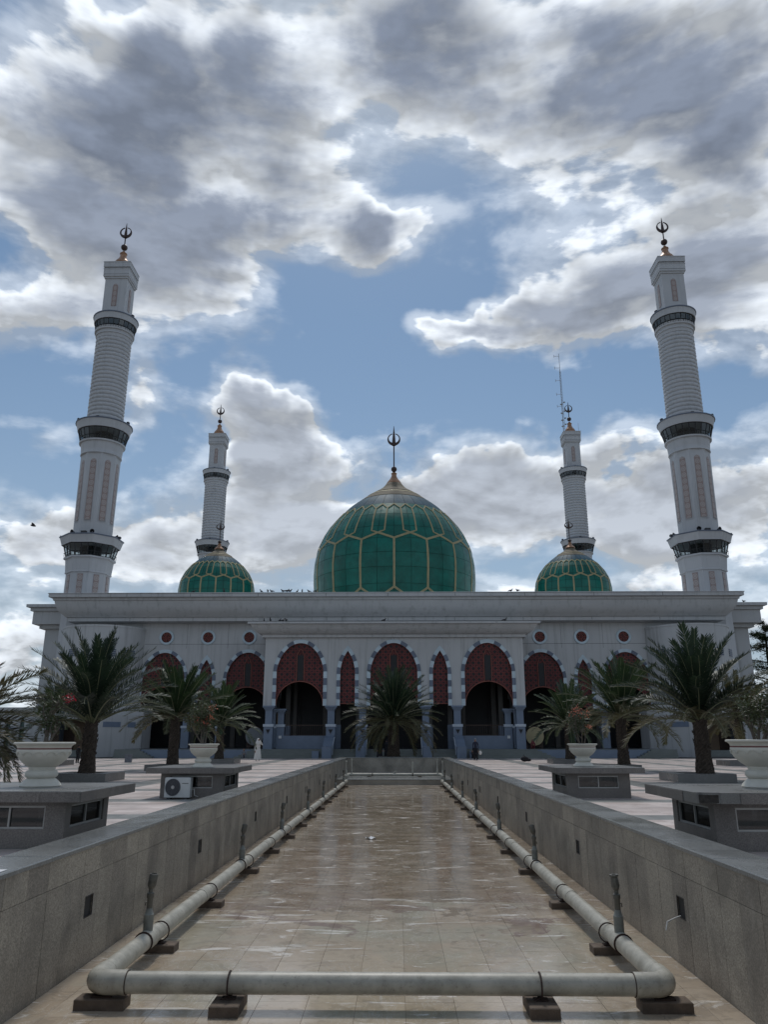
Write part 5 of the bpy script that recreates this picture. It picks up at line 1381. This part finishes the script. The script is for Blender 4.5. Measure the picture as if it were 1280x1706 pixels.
def palm(lab, x, y, zb, zt, r0, L_, nf, spread, seed, mts, wind=0.0, dry=.15, leaflet=.36, low=-.3, keep=None):
    """zb/zt trunk bottom/top, spread = (min,max) angle of fronds from vertical in degrees"""
    r2 = random.Random(seed)
    t = thing('palm_tree', lab, 'palm tree', (x, y, zb), 0, 'date palms in square planters on the plaza')
    H = zt - zb; m = MB(); n = 20; lv = int(H / .09)
    vs = []; 
    prof = []
    for k in range(lv + 1):
        f = k / lv; r_ = r0 * (1.22 - .35 * min(1, f * 3) + .10 * math.sin(f * PI) - .05 * f)
        for i in range(n):
            a = 2 * PI * i / n + (PI / n if k % 2 else 0); q = r_ * (1 + (.09 if (i + k // 1) % 2 == 0 else -.05) + r2.uniform(-.03, .03))
            vs.append((q * math.cos(a), q * math.sin(a), H * f + (r2.uniform(-.02, .02))))
    m.add(vs, [(k * n + i, k * n + (i + 1) % n, (k + 1) * n + (i + 1) % n, (k + 1) * n + i) for k in range(lv) for i in range(n)] + [tuple(range(lv * n, lv * n + n))])
    m.obj('trunk', BARK, t)
    # old leaf bases
    m = MB()
    for k in range(int(H * 34)):
        f = r2.uniform(.12, 1.0); a = k * 2.399; r_ = r0 * (1.0 - .02 * f); z = H * f
        c = Vector((math.cos(a) * r_, math.sin(a) * r_, z)); up_ = Vector((math.cos(a) * .45, math.sin(a) * .45, 1)).normalized(); sd_ = Vector((-math.sin(a), math.cos(a), 0))
        ln = r2.uniform(.07, .14) * (1 + .8 * (f > .88)); w_ = .05
        o_ = Vector((math.cos(a), math.sin(a), 0)) * .035
        m.add([c - sd_ * w_ - o_, c + sd_ * w_ - o_, c + up_ * ln + sd_ * w_ * .5, c + up_ * ln - sd_ * w_ * .5, c + o_], [(0, 1, 2, 3), (0, 4, 3), (4, 1, 2), (0, 4, 1), (4, 2, 3)])
    stuffpart(m.obj('leaf_bases', BARK, t))
    for k in range(nf):
        f = (k + .5) / nf; a = k * 2.39996 + r2.uniform(-.2, .2)
        tilt = spread[0] + (spread[1] - spread[0]) * f ** 1.1 + r2.uniform(-5, 5)
        dryf = f > 1 - dry
        mt = mts[1] if dryf else mts[0]
        v_ = r2.randint(0, 2); dr = (.4 + .75 * f) * (1.25 if dryf else 1)
        key = (round(L_, 2), mt.name, v_, round(dr, 1), leaflet)
        me = frond_mesh(key, L_, round(dr, 1), mt, seed * 10 + v_, leaflet)
        o = bpy.data.objects.new('frond', me); C.objects.link(o); o.parent = t
        s_ = r2.uniform(.82, 1.06)
        # frond built along +x: pitch up by (90-tilt)
        M = Matrix.Translation((0, 0, H - .06 + r2.uniform(-.12, .06))) @ Matrix.Rotation(a, 4, 'Z') @ Matrix.Rotation(-R(90 - tilt), 4, 'Y') @ Matrix.Rotation(r2.uniform(-.35, .35), 4, 'X') @ Matrix.Scale(s_, 4)
        if wind: M = Matrix.Translation((0, 0, H)) @ Matrix.Rotation(-wind, 4, 'Y') @ Matrix.Translation((0, 0, -H)) @ M
        o.matrix_basis = M
    return t
PLX = 11.9
for (sx, nm) in ((-1, 'left'), (1, 'right')):
    planter('square planter of the tallest-looking palm, nearest on the ' + nm, sx * PLX, 31.9)
    planter('square planter of the second palm on the ' + nm + ', half hidden behind a light well', sx * 11.75, 43.1)
    planter('small-looking planter of the third palm on the ' + nm + ', near the mosque steps', sx * 11.9, 56.1)
    planter('outermost planter on the ' + nm + ', holding a pale bushy palm', sx * 22.0, 51.8)
planter('planter of the middle palm behind the far end of the pool', 0, 64.2, .30, 2.4)
palm('large dark palm nearest on the left, fronds spread upright like a fan', -PLX - .05, 31.9, .2, 2.2, .27, 3.9, 65, (4, 66), 1, (FROND, FROND), 0, 0, .42)
palm('mid green palm second on the left, swept by wind', -11.7, 43.1, .2, 2.7, .27, 3.4, 65, (4, 92), 2, (FRONDG, FRONDY), -.10, .2, .38)
palm('smaller palm third on the left before the grey drum', -12.1, 56.1, .2, 2.75, .27, 3.2, 52, (6, 95), 3, (FRONDG, FRONDG), -.05, .1, .36)
palm('tall green palm at the centre behind the pool with drooping yellowed lower fronds', 0, 64.2, .2, 3.0, .42, 4.5, 119, (3, 102), 4, (FROND, FRONDY), 0, .3, .46)
palm('thin palm third on the right before the tan drum', 12.2, 56.1, .2, 2.6, .27, 3.2, 52, (6, 100), 5, (FRONDG, FRONDG), -.12, .15, .36)
palm('wind-bent palm second on the right with arching dry fronds', 12.25, 43.1, .2, 2.7, .27, 3.6, 64, (4, 88), 6, (FRONDG, FRONDY), -.12, .25, .4)
palm('large palm nearest on the right with arching fronds and dry lower ones', PLX + .35, 31.9, .2, 2.3, .29, 3.75, 75, (3, 76), 8, (FROND, FRONDY), 0, .2, .42)
palm('pale bushy palm in the outermost planter on the left', -21.9, 51.8, .2, 2.9, .25, 2.7, 50, (5, 100), 9, (FRONDG, FRONDY), 0, .1, .34)
palm('pale brownish bushy palm in the outermost planter on the right', 22.2, 51.8, .2, 2.9, .25, 3.3, 65, (5, 105), 10, (FRONDY, FRONDY), -.1, .3, .36)
palm('yellow-green palm cut by the left edge of the photo', -15.4, 27.5, 0, 1.95, .27, 3.6, 103, (48, 104), 12, (FRONDY, FRONDY), .05, .4, .46)
palm('tall palm mostly beyond the left edge, one frond tip showing', -24.4, 38.0, 0, 5.2, .25, 3.4, 50, (10, 100), 13, (FROND, FROND), 0, 0, .38)
palm('dark palm cut by the right edge of the photo', 17.3, 31.5, 0, 2.1, .25, 3.0, 52, (20, 105), 14, (FROND, FRONDG), -.1, .2, .36)
# fallen-in shrub behind the left pot handled by its own pot; broad-leaved trees right of the mosque
def broad_tree(lab, x, y, H, W_, seed, nleaf=9000):
    r2 = random.Random(seed); t = thing('broadleaf_tree', lab, 'tree', (x, y, 0), 0, 'trees beyond the mosque')
    m = MB(); m.tube([(0, 0, 0), (.2, 0, H * .4), (-.1, .1, H * .7), (0, 0, H * .97)], [.45, .32, .2, .04], 8)
    lf = MB()
    for k in range(26):
        f = .28 + .7 * k / 26; a = k * 2.4; ln = W_ * (1.05 - .75 * max(0, f - .35) / .65) * r2.uniform(.7, 1.1)
        z = H * f; d = Vector((math.cos(a), math.sin(a), r2.uniform(.05, .3))); e = Vector((0, 0, z)) + d * ln
        m.tube([(0, 0, z), Vector((0, 0, z)) + d * ln * .5 + Vector((0, 0, .2)), e], [.11, .07, .02], 5)
        for c in range(int(nleaf / 26)):
            u_ = r2.uniform(.25, 1.05); q = Vector((0, 0, z)) + d * ln * u_ + Vector((r2.gauss(0, ln * .16), r2.gauss(0, ln * .16), r2.gauss(0, .22)))
            s_ = r2.uniform(.10, .2); v1 = Vector((r2.uniform(-1, 1), r2.uniform(-1, 1), r2.uniform(-.3, .3))).normalized(); v2 = v1.cross(Vector((r2.uniform(-.4, .4), r2.uniform(-.4, .4), 1))).normalized()
            lf.add([q - v1 * s_, q - v2 * s_ * .5, q + v1 * s_, q + v2 * s_ * .5], [(0, 1, 2, 3)])
    m.obj('trunk', BARK, t); stuffpart(lf.obj('crown', TREEL, t))
broad_tree('dark layered tree right of the mosque wing, cut by the photo edge', 51.2, 108, 17.8, 5.6, 5, 20000)
broad_tree('lower dark tree in front of the layered one at the right edge', 50.5, 101, 11.0, 5.0, 6, 14000)

# ================================================================== FOUNTAIN PIPES
PR = .101; PIPZ = -.83; PXH = 2.88; PFY = 8.76; PEY = 48.9
pipes = thing('fountain_pipe', 'long pale grey plastic pipe loop with upright nozzles lying in the empty pool', 'pipe', (0, 9, PZ))
pipes.location = (PCX - .01, 0, 0)
NOZ_Y = [10.5, 16.5, 22.0, 28.2, 34.0, 40.6, 46.6]
def pvc_run(name, pts, r_=PR, n=18):
    m = MB(); m.tube(pts, r_, n); return m.obj(name, PVC, pipes, smooth=50)
def elbow(cx, cy, sx, sy=1):
    m = MB(); pts = []
    rb = .16
    for i in range(9):
        a = PI / 2 * i / 8
        pts.append((cx + sx * (-rb * (1 - math.sin(a)) ) , cy + sy * (rb * (1 - math.cos(a))), PIPZ))
    pts = [(cx - sx * .34, cy, PIPZ), (cx - sx * .2, cy, PIPZ)] + pts + [(cx, cy + sy * .2, PIPZ), (cx, cy + sy * .34, PIPZ)]
    # drop duplicate
    q = [pts[0]]
    for p in pts[1:]:
        if (Vector(p) - Vector(q[-1])).length > .01: q.append(p)
    m.tube(q, PR + .012, 20); m.obj('pipe_elbow', PVC, pipes, smooth=50)
    for (e0, e1) in (((cx - sx * .335, cy, PIPZ), (cx - sx * .348, cy, PIPZ)), ((cx, cy + sy * .335, PIPZ), (cx, cy + sy * .348, PIPZ))):
        m = MB(); m.tube([e0, e1], PR + .010, 20); m.obj('glue_line', RUST, pipes, smooth=50)
for sx in (-1, 1):
    elbow(sx * PXH, PFY, sx)
    ys = [PFY + .3] + [13.3, 19.3, 25.1, 31.1, 37.3, 43.6] + [PEY]
    for a, b_ in zip(ys, ys[1:]):
        pvc_run('pipe_length', [(sx * PXH, a - .02, PIPZ), (sx * PXH, b_ + .0, PIPZ)])
        m = MB(); m.tube([(sx * PXH, b_ - .11, PIPZ), (sx * PXH, b_ + .11, PIPZ)], PR + .007, 18); m.obj('coupling', PVC, pipes, smooth=50)
    m = MB(); m.tube([(sx * PXH, PEY, PIPZ), (sx * PXH, PEY + .08, PIPZ)], PR + .015, 18); m.obj('end_cap', PVC, pipes, smooth=40)
m = MB(); m.tube([(-PXH + .3, PFY, PIPZ), (PXH - .3, PFY, PIPZ)], PR, 20); m.obj('cross_pipe', PVC, pipes, smooth=50)
def nozzle(x, y, sx, zbase, tilt=0.0, headtype=0, h=.46):
    """tee saddle, tapered riser and swivel nozzle"""
    t_ = MB(); t_.lathe([(.058, .0), (.060, .20), (.054, .205), (.04, .25), (.036, .27)], 16)
    M = Matrix.Translation((x, y, zbase)); t_.xf(M); n_ = t_.obj('nozzle', NOZP, pipes, smooth=40)
    m = MB(); m.lathe([(.034, .2), (.036, .38), (.044, .39), (.044, .44), (.026, .45), (.026, .49)], 14); m.xf(M); m.obj('riser', NOZZ, n_, smooth=40)
    m = MB()
    if headtype == 0: m.lathe([(.026, 0), (.036, .01), (.054, .04), (.056, .15), (.05, .175), (.042, .176), (.042, .05)], 14, caps=False)
    else: m.lathe([(.026, 0), (.036, .01), (.052, .05), (.04, .15), (.056, .16), (.056, .18), (.03, .181)], 8, caps=False)
    m.xf(M @ Matrix.Translation((0, 0, .485)) @ Matrix.Rotation(tilt, 4, 'Y')); m.obj('nozzle_head', NOZZ, n_, smooth=35)
    m = MB(); m.tube([(0, 0, .33), (sx * .05, 0, .34), (sx * .055, 0, .30)], .008, 5); m.xf(M); m.obj('valve', NOZZ, n_)
rn = random.Random(5)
for sx in (-1, 1):
    for k, y in enumerate(NOZ_Y):
        nozzle(sx * PXH, y, sx, PIPZ + .08, rn.uniform(-.08, .28) * (-sx), 0 if sx < 0 or k else 1)
        m = MB(); m.tube([(sx * PXH, y - .14, PIPZ), (sx * PXH, y + .14, PIPZ)], PR + .013, 18); m.obj('tee_sleeve', PVC, pipes, smooth=50)
        for dd in (-.15,):
            m = MB(); m.tube([(sx * PXH, y + dd - .008, PIPZ), (sx * PXH, y + dd + .008, PIPZ)], PR + .018, 18); m.obj('rubber_seal', RUST, pipes, smooth=50)
# far loop on the shelf
fz = -.60
far = thing('shelf_pipe', 'short pale pipe with nozzles across the far end of the pool', 'pipe', (PCX, -.6, .04))
m = MB(); m.tube([(-2.75, 52.3, fz), (2.75, 52.3, fz)], .09, 14); m.obj('cross_pipe', PVC, far, smooth=50)
for sx in (-1, 1):
    m = MB(); m.tube([(sx * 2.6, 52.3, fz), (sx * 2.78, 52.3, fz), (sx * 2.9, 52.2, fz), (sx * 3.0, 51.4, fz - .03), (sx * 3.05, 50.9, fz - .08)], .1, 12); m.obj('pipe_elbow', PVC, far, smooth=50)
    for (x, y, h_) in ((2.72, 52.3, .85), (3.0, 51.3, .75)):
        m = MB(); m.lathe([(.05, 0), (.05, .3), (.03, .36), (.03, h_), (.05, h_ + .02), (.05, h_ + .12)], 10, (sx * x, y, fz)); m.obj('nozzle', PVC, far, smooth=40)
m = MB(); m.lathe([(.05, 0), (.05, .78)], 10, (1.15, 52.3, fz)); m.obj('riser_pipe', PVC, far, smooth=40)
m = MB(); m.tube([(-.1, 52.3, fz + .05), (.0, 52.3, fz + .17), (.14, 52.28, fz + .22)], .035, 8); m.obj('tap_stub', PVC, far)
for x in (-1.4, 1.15):
    m = MB(); m.tube([(x - .03, 52.3, fz), (x + .03, 52.3, fz)], .1, 12); m.obj('coupling', RUST, far, smooth=50)
for x in (-1.6, 1.6):
    m = MB(); m.box(x - .12, x + .12, 52.2, 52.4, SHZ, fz - .09); m.obj('pipe_foot', CONC, far)
# concrete blocks with strap clamps
def block(x, y, lab, w_=.34, d_=.30, h_=.10, clamp='y', bare=False):
    t = thing('pipe_block', lab, 'concrete block', (x + PCX - .01, y, PZ), 0, 'concrete blocks under the fountain pipe')
    m = MB(); bevbox(m, -w_ / 2, w_ / 2, -d_ / 2, d_ / 2, 0.001, h_, .008); m.obj('block', CONC, t)
    if not bare:
        m = MB(); zc = PIPZ - PZ; pts = []
        for i in range(25):
            a = 2 * PI * i / 24 - PI / 2; q = PR + .012
            pts.append((q * math.cos(a), 0, zc + q * math.sin(a)))
        m.tube(pts, .009, 6)
        if clamp == 'x': m.xf(Matrix.Rotation(PI / 2, 4, 'Z'))
        m.box(-.03, .03, -.03, .03, h_, zc - PR - .003); m.box(-.07, .07, -.05, .05, h_ + .001, h_ + .015)
        m.obj('strap_clamp', RUST, t)
    else:
        m = MB(); m.box(-.1, .1, -.06, .06, h_, PIPZ - PZ - PR - .014); m.obj('packing', RUST, t)
block(-PXH + .1, PFY + .02, 'dark flat block under the left front elbow of the pipe', .5, .22, .10, bare=True)
block(PXH - .05, PFY + .02, 'dark flat block under the right front elbow of the pipe', .5, .22, .10, bare=True)
block(-1.50, PFY - .03, 'concrete block under the front cross pipe, left of centre', .29, .5, .10, clamp='x')
block(1.60, PFY - .03, 'concrete block under the front cross pipe, right of centre', .29, .5, .10, clamp='x')
by = [10.95, 13.7, 17.0, 19.9, 22.8, 25.8, 28.7, 32, 35.4, 38.8, 42.7, 46.9]
words = ['first', 'second', 'third', 'fourth', 'fifth', 'sixth', 'seventh', 'eighth', 'ninth', 'tenth', 'eleventh', 'twelfth']
for sx in (-1, 1):
    for k, y in enumerate(by):
        block(sx * (PXH - .03), y, '%s concrete block from the front along the %s side pipe' % (words[k], 'left' if sx < 0 else 'right'), .44, .24, .09)

# ================================================================== SMALL THINGS
m = MB(); q = []
for i in range(7):
    for j in range(5): q.append((-.14 + i * .047, -.1 + j * .05, .02 + .035 * rn.random() + .02 * math.sin(i * 1.3 + j)))
m.add(q, [(i * 5 + j, (i + 1) * 5 + j, (i + 1) * 5 + j + 1, i * 5 + j + 1) for i in range(6) for j in range(4)])
o = m.obj('crumpled_paper', PAPER, loc=(-.45, 22.6, PZ)); o.modifiers.new('thickness', 'SOLIDIFY').thickness = .004
tag(o, 'crumpled white paper lying in the middle of the pool floor', 'litter')
m = MB(); m.box(-3.98, -3.50, 7.7, 8.1, .302, .306); o = m.obj('white_sheet', PAPER); tag(o, 'white sheet lying on the left pool coping at the photo edge', 'sheet')
m = MB(); m.tube([(3.63, 10.2, -.49), (3.55, 10.15, -.5), (3.42, 10.05, -.52), (3.38, 10.0, -.60)], .008, 5); o = m.obj('loose_cable', ACW); tag(o, 'short white cable hanging out of the nearest drain hole on the right wall', 'cable')
m = MB(); m.box(-.22, .22, -.16, .16, 0, .5); m.box(-.24, .24, -.18, .18, .5, .56); o = m.obj('grey_bin', CLG, loc=(-19.2, 58.5, 0)); tag(o, 'small pale grey box standing alone on the plaza, left', 'box')
m = MB(); m.ball((0, 0, .2), .3, 10, (1, .6, .65)); m.ball((.28, 0, .13), .22, 8, (1, .6, .5)); m.tube([(-.1, 0, .35), (-.05, 0, .5), (.05, 0, .36)], .02, 5); o = m.obj('black_bag', CLD, loc=(9.75, 60.5, 0), smooth='all'); tag(o, 'small black bag left on the plaza right of the pool', 'bag')

# pigeons
bm = MB(); bm.ball((0, 0, .12), .10, 8, (1.5, .8, .8)); bm.ball((.15, 0, .24), .05, 8); bm.tube([(.08, 0, .15), (.14, 0, .23)], .04, 6); bm.tube([(-.12, 0, .12), (-.3, 0, .08)], [.06, .02], 5); bm.tube([(0, .03, .05), (0, .03, 0)], .01, 4); bm.tube([(0, -.03, .05), (0, -.03, 0)], .01, 4)
bme = bm.mesh('pigeon', BIRD, 'all')
gr_ = 'pigeons on the roof edges'
pos = [(-13.9 + .0, 79.85, 16.375), (-13.2, 79.85, 16.375), (-12.8, 79.85, 16.375), (-11.6, 79.85, 16.375), (-11.2, 79.85, 16.375), (-10.9, 79.85, 16.375), (-10.1, 79.85, 16.375), (-9.6, 79.85, 16.375), (-8.9, 79.85, 16.375), (-8.2, 79.85, 16.375), (-21.0, 79.85, 16.375), (-17.8, 79.85, 16.375), (12.2, 79.85, 16.375), (12.9, 79.85, 16.375),
       (-12.3, 73.1, 12.32), (-11.7, 73.1, 12.32), (-10.8, 73.1, 12.32), (-10.5, 73.1, 12.32), (-10.2, 73.1, 12.32), (-.9, 73.1, 12.32), (10.5, 73.1, 12.32), (38.6, 85.3, 16.12)]
for p in pos:
    o = mkobj('pigeon', bme, None, p, rn.uniform(0, 6.28)); s = rn.uniform(1.0, 1.35); o.scale = (s, s, s)
    if p[2] > 16.3: lb = 'dark pigeon on the high main cornice, ' + ('in the row left of the great dome' if -14.5 < p[0] < -8 else 'left, near the small left dome' if p[0] < 0 else 'right of the great dome')
    elif p[2] > 16: lb = 'lone dark pigeon on the right wing roof edge'
    else: lb = 'dark pigeon on the lower portico cornice, ' + ('near its left end' if p[0] < -5 else 'at its middle' if p[0] < 3 else 'near its right end')
    tag(o, lb, 'bird', gr_)
m = MB(); m.ball((0, 0, 0), .12, 8, (2.2, .8, .8)); m.add([(.1, 0, .03), (-.15, 0, .03), (-.2, .5, .22), (0, .75, .12), (.12, .3, .1)], [(0, 1, 2, 3, 4)]); m.add([(.1, 0, .03), (-.15, 0, .03), (-.2, -.5, .3), (0, -.75, .25), (.12, -.3, .14)], [(4, 3, 2, 1, 0)])
o = m.obj('flying_bird', BIRD, loc=(-27.2, 56, 17.1)); o.rotation_euler = (.3, .1, .5); o.scale = (.8, .8, .8); tag(o, 'dark bird flying low in the sky at the left edge', 'bird')

# ================================================================== PEOPLE
def skinned(name, verts, edges, radii, mt, parent, sub=1):
    me = bpy.data.meshes.new(name); me.from_pydata(verts, edges, []); me.materials.append(mt)
    o = bpy.data.objects.new(name, me); C.objects.link(o); o.parent = parent
    sk = o.modifiers.new('skin', 'SKIN'); sk.use_smooth_shade = True
    lay = me.skin_vertices[0] if me.skin_vertices else None
    if lay is None:
        bm_ = __import__('bmesh').new(); bm_.from_mesh(me); bm_.verts.layers.skin.verify(); bm_.to_mesh(me); bm_.free(); lay = me.skin_vertices[0]
    for i, r_ in enumerate(radii): lay.data[i].radius = (r_, r_) if not isinstance(r_, tuple) else r_
    lay.data[0].use_root = True
    if sub: s_ = o.modifiers.new('sub', 'SUBSURF'); s_.levels = sub; s_.render_levels = sub
    return o
def person(lab, x, y, z, rz, H=1.6, pose='stand', top=CLD, bottom=None, head=None, robe=False, arm='down', extra=None):
    t = thing('person', lab, 'person', (x, y, z), rz, 'people around the mosque entrance')
    s = H / 1.7
    if pose == 'stand':
        V_ = [(0, 0, .93), (0, 0, 1.15), (0, 0, 1.38), (0, 0, 1.47), (.09, 0, .9), (.11, -.01, .48), (.11, .02, .08), (.11, -.12, .03), (-.09, 0, .9), (-.12, .03, .48), (-.12, .05, .08), (-.12, -.09, .03),
              (.18, 0, 1.38), (.23, .02, 1.1), (.25, -.04, .86), (.25, -.07, .76), (-.18, 0, 1.38), (-.23, .02, 1.1), (-.25, -.04, .86), (-.25, -.07, .76)]
        if arm == 'raised': V_[12:16] = [(.18, 0, 1.38), (.32, -.16, 1.2), (.16, -.22, 1.46), (.09, -.2, 1.56)]
        rad = [.13, .12, .12, .055, .09, .062, .042, .035, .09, .062, .042, .035, .06, .042, .032, .03, .06, .042, .032, .03]
        hc = (0, -.02, 1.58)
    else:
        V_ = [(0, 0, .14), (0, -.02, .4), (0, -.05, .62), (0, -.06, .71), (.1, -.05, .14), (.16, -.38, .38), (.13, -.34, .06), (.13, -.45, .03), (-.1, -.05, .14), (-.16, -.38, .36), (-.13, -.34, .06), (-.13, -.45, .03),
              (.18, -.05, .62), (.24, -.2, .4), (.12, -.38, .42), (.08, -.44, .42), (-.18, -.05, .62), (-.24, -.2, .4), (-.12, -.38, .42), (-.08, -.44, .42)]
        rad = [.15, .13, .12, .055, .1, .07, .045, .035, .1, .07, .045, .035, .06, .045, .034, .03, .06, .045, .034, .03]
        hc = (0, -.09, .82)
    E_ = [(0, 1), (1, 2), (2, 3), (0, 4), (4, 5), (5, 6), (6, 7), (0, 8), (8, 9), (9, 10), (10, 11), (2, 12), (12, 13), (13, 14), (14, 15), (2, 16), (16, 17), (17, 18), (18, 19)]
    V_ = [tuple(c * s for c in v_) for v_ in V_]; rad = [r_ * s for r_ in rad]
    body = skinned('body', V_, E_, rad, top, t)
    m = MB(); c = tuple(q * s for q in hc)
    m.ball(c, .1 * s, 14, (.82, .95, 1.18)); m.ball((c[0], c[1] - .1 * s, c[2] - .01), .016 * s, 6); m.ball((c[0] + .082 * s, c[1], c[2]), .02 * s, 6, (.5, 1, 1.4)); m.ball((c[0] - .082 * s, c[1], c[2]), .02 * s, 6, (.5, 1, 1.4))
    m.tube([(c[0], c[1] + .02, c[2] - .16 * s), (c[0], c[1], c[2] - .05 * s)], .05 * s, 8); hd = m.obj('head', SKIN, t, smooth='all')
    m = MB()
    for e in (-1, 1): m.ball((c[0] + e * .033 * s, c[1] - .091 * s, c[2] + .01 * s), .010 * s, 6)
    m.ball((c[0], c[1] - .09 * s, c[2] - .055 * s), .012 * s, 6, (2, .6, .5)); m.obj('face', CLD, hd)
    m = MB()
    if head:   # scarf or cap
        m.ball((c[0], c[1] + .018 * s, c[2] + .02 * s), .115 * s, 14, (.9, .95, 1.15))
        if robe: m.lathe([(.10 * s, .03), (.14 * s, -.08 * s), (.22 * s, -.2 * s), (.24 * s, -.32 * s)], 16, (c[0], c[1] + .03 * s, c[2]), caps=False)
        m.obj('headscarf' if robe else 'cap', head, t, smooth='all')
    else:
        m.ball((c[0], c[1] + .02 * s, c[2] + .03 * s), .105 * s, 12, (.88, .95, 1.1)); m.obj('hair', CLD, t, smooth='all')
    if robe and pose == 'stand':
        m = MB(); n = 24; vs = []; pr = [(.05, 1.45), (.17, 1.38), (.17, 1.15), (.16, .98), (.2, .8), (.24, .45), (.27, .12)]
        for (r_, z_) in pr:
            for i in range(n):
                a = 2 * PI * i / n; q = r_ * s * (1 + .05 * math.sin(a * 6) * (1 if z_ < .9 else 0)); vs.append((q * math.cos(a) * 1.12, q * math.sin(a) * .85, z_ * s))
        m.add(vs, [(k * n + (i + 1) % n, k * n + i, (k + 1) * n + i, (k + 1) * n + (i + 1) % n) for k in range(len(pr) - 1) for i in range(n)]); m.obj('robe', top, t, smooth='all')
    elif bottom and pose == 'stand':
        m = MB()
        for e in (-1, 1): m.tube([(e * .08 * s, 0, .95 * s), (e * .11 * s, 0, .5 * s), (e * .115 * s, .03, .1 * s)], [.115 * s, .085 * s, .065 * s], 10)
        m.obj('trousers', bottom, t, smooth='all')
    # hands with fingers
    hi = (15, 19)
    for h_i in hi:
        p = Vector(V_[h_i]); d = (p - Vector(V_[h_i - 1])).normalized(); sdv = d.cross(Vector((0, 1, 0.2))).normalized(); m = MB()
        m.tube([p - d * .01, p + d * .06 * s], [.03 * s, .034 * s], 6)
        for k in range(4): b0 = p + d * .06 * s + sdv * (k - 1.5) * .017 * s; m.tube([b0, b0 + d * (.05 - .006 * abs(k - 1.4)) * s, b0 + d * .075 * s + Vector((0, -.015, 0))], [.010 * s, .009 * s, .007 * s], 5)
        m.tube([p + sdv * .028 * s, p + sdv * .05 * s + d * .03 * s, p + sdv * .045 * s + d * .055 * s], [.011 * s, .010 * s, .008 * s], 5); m.obj('hand', SKIN, t, smooth='all')
    return t
person('woman in a long white robe and headscarf shading her eyes, standing on the plaza', -10.45, 62.1, 0, R(25), 1.66, 'stand', CLW, None, CLW, True, 'raised')
person('man in dark clothes and a pale cap standing right of the pool end', 6.5, 64.3, 0, R(-20), 1.66, 'stand', CLN, CLD, CLG, False)
m = MB(); m.ball((0, 0, .16), .14, 8, (.9, .6, 1.1)); m.tube([(-.06, 0, .28), (0, 0, .4), (.06, 0, .28)], .01, 5); o = m.obj('plastic_bag', CLW, loc=(6.85, 64.2, .42), smooth='all'); tag(o, 'white plastic bag held by the man in dark clothes', 'bag')
person('woman in black robe and headscarf left of the middle palm', -1.25, 70.4, 0, R(10), 1.6, 'stand', CLD, None, CLD, True)
person('second figure in black robe, right beside the middle palm trunk', -.62, 70.9, 0, R(-30), 1.55, 'stand', CLD, None, CLD, True)
person('child in dark clothes walking on the plaza by the nearest left palm', -21.6, 55.2, 0, R(160), 1.22, 'stand', CLD, CLD, None, False)
person('boy in a white shirt sitting on the outermost left planter', -21.5, 50.95, .3, R(0), 1.5, 'sit', CLW)
person('seated person in maroon clothes next to the outermost left planter', -23.2, 56.6, 0, R(20), 1.55, 'sit', CLR, None, CLR, True)
person('dark figure sitting by the arcade railing at the far left', -26.4, 55.0, 0, R(30), 1.6, 'sit', CLD, None, CLD, True)
person('seated person in grey near the third left palm', -13.2, 70.9, 0, R(15), 1.55, 'sit', CLG)
person('seated dark figure beside the right stair cheek, next to bags', 6.95, 70.8, 0.0, R(0), 1.6, 'sit', CLD, None, CLD, True)
person('person in maroon sitting on the step edge left of the tan drum', 12.6, 73.5, FLOORZ, R(-10), 1.5, 'sit', CLR, None, CLR, True)
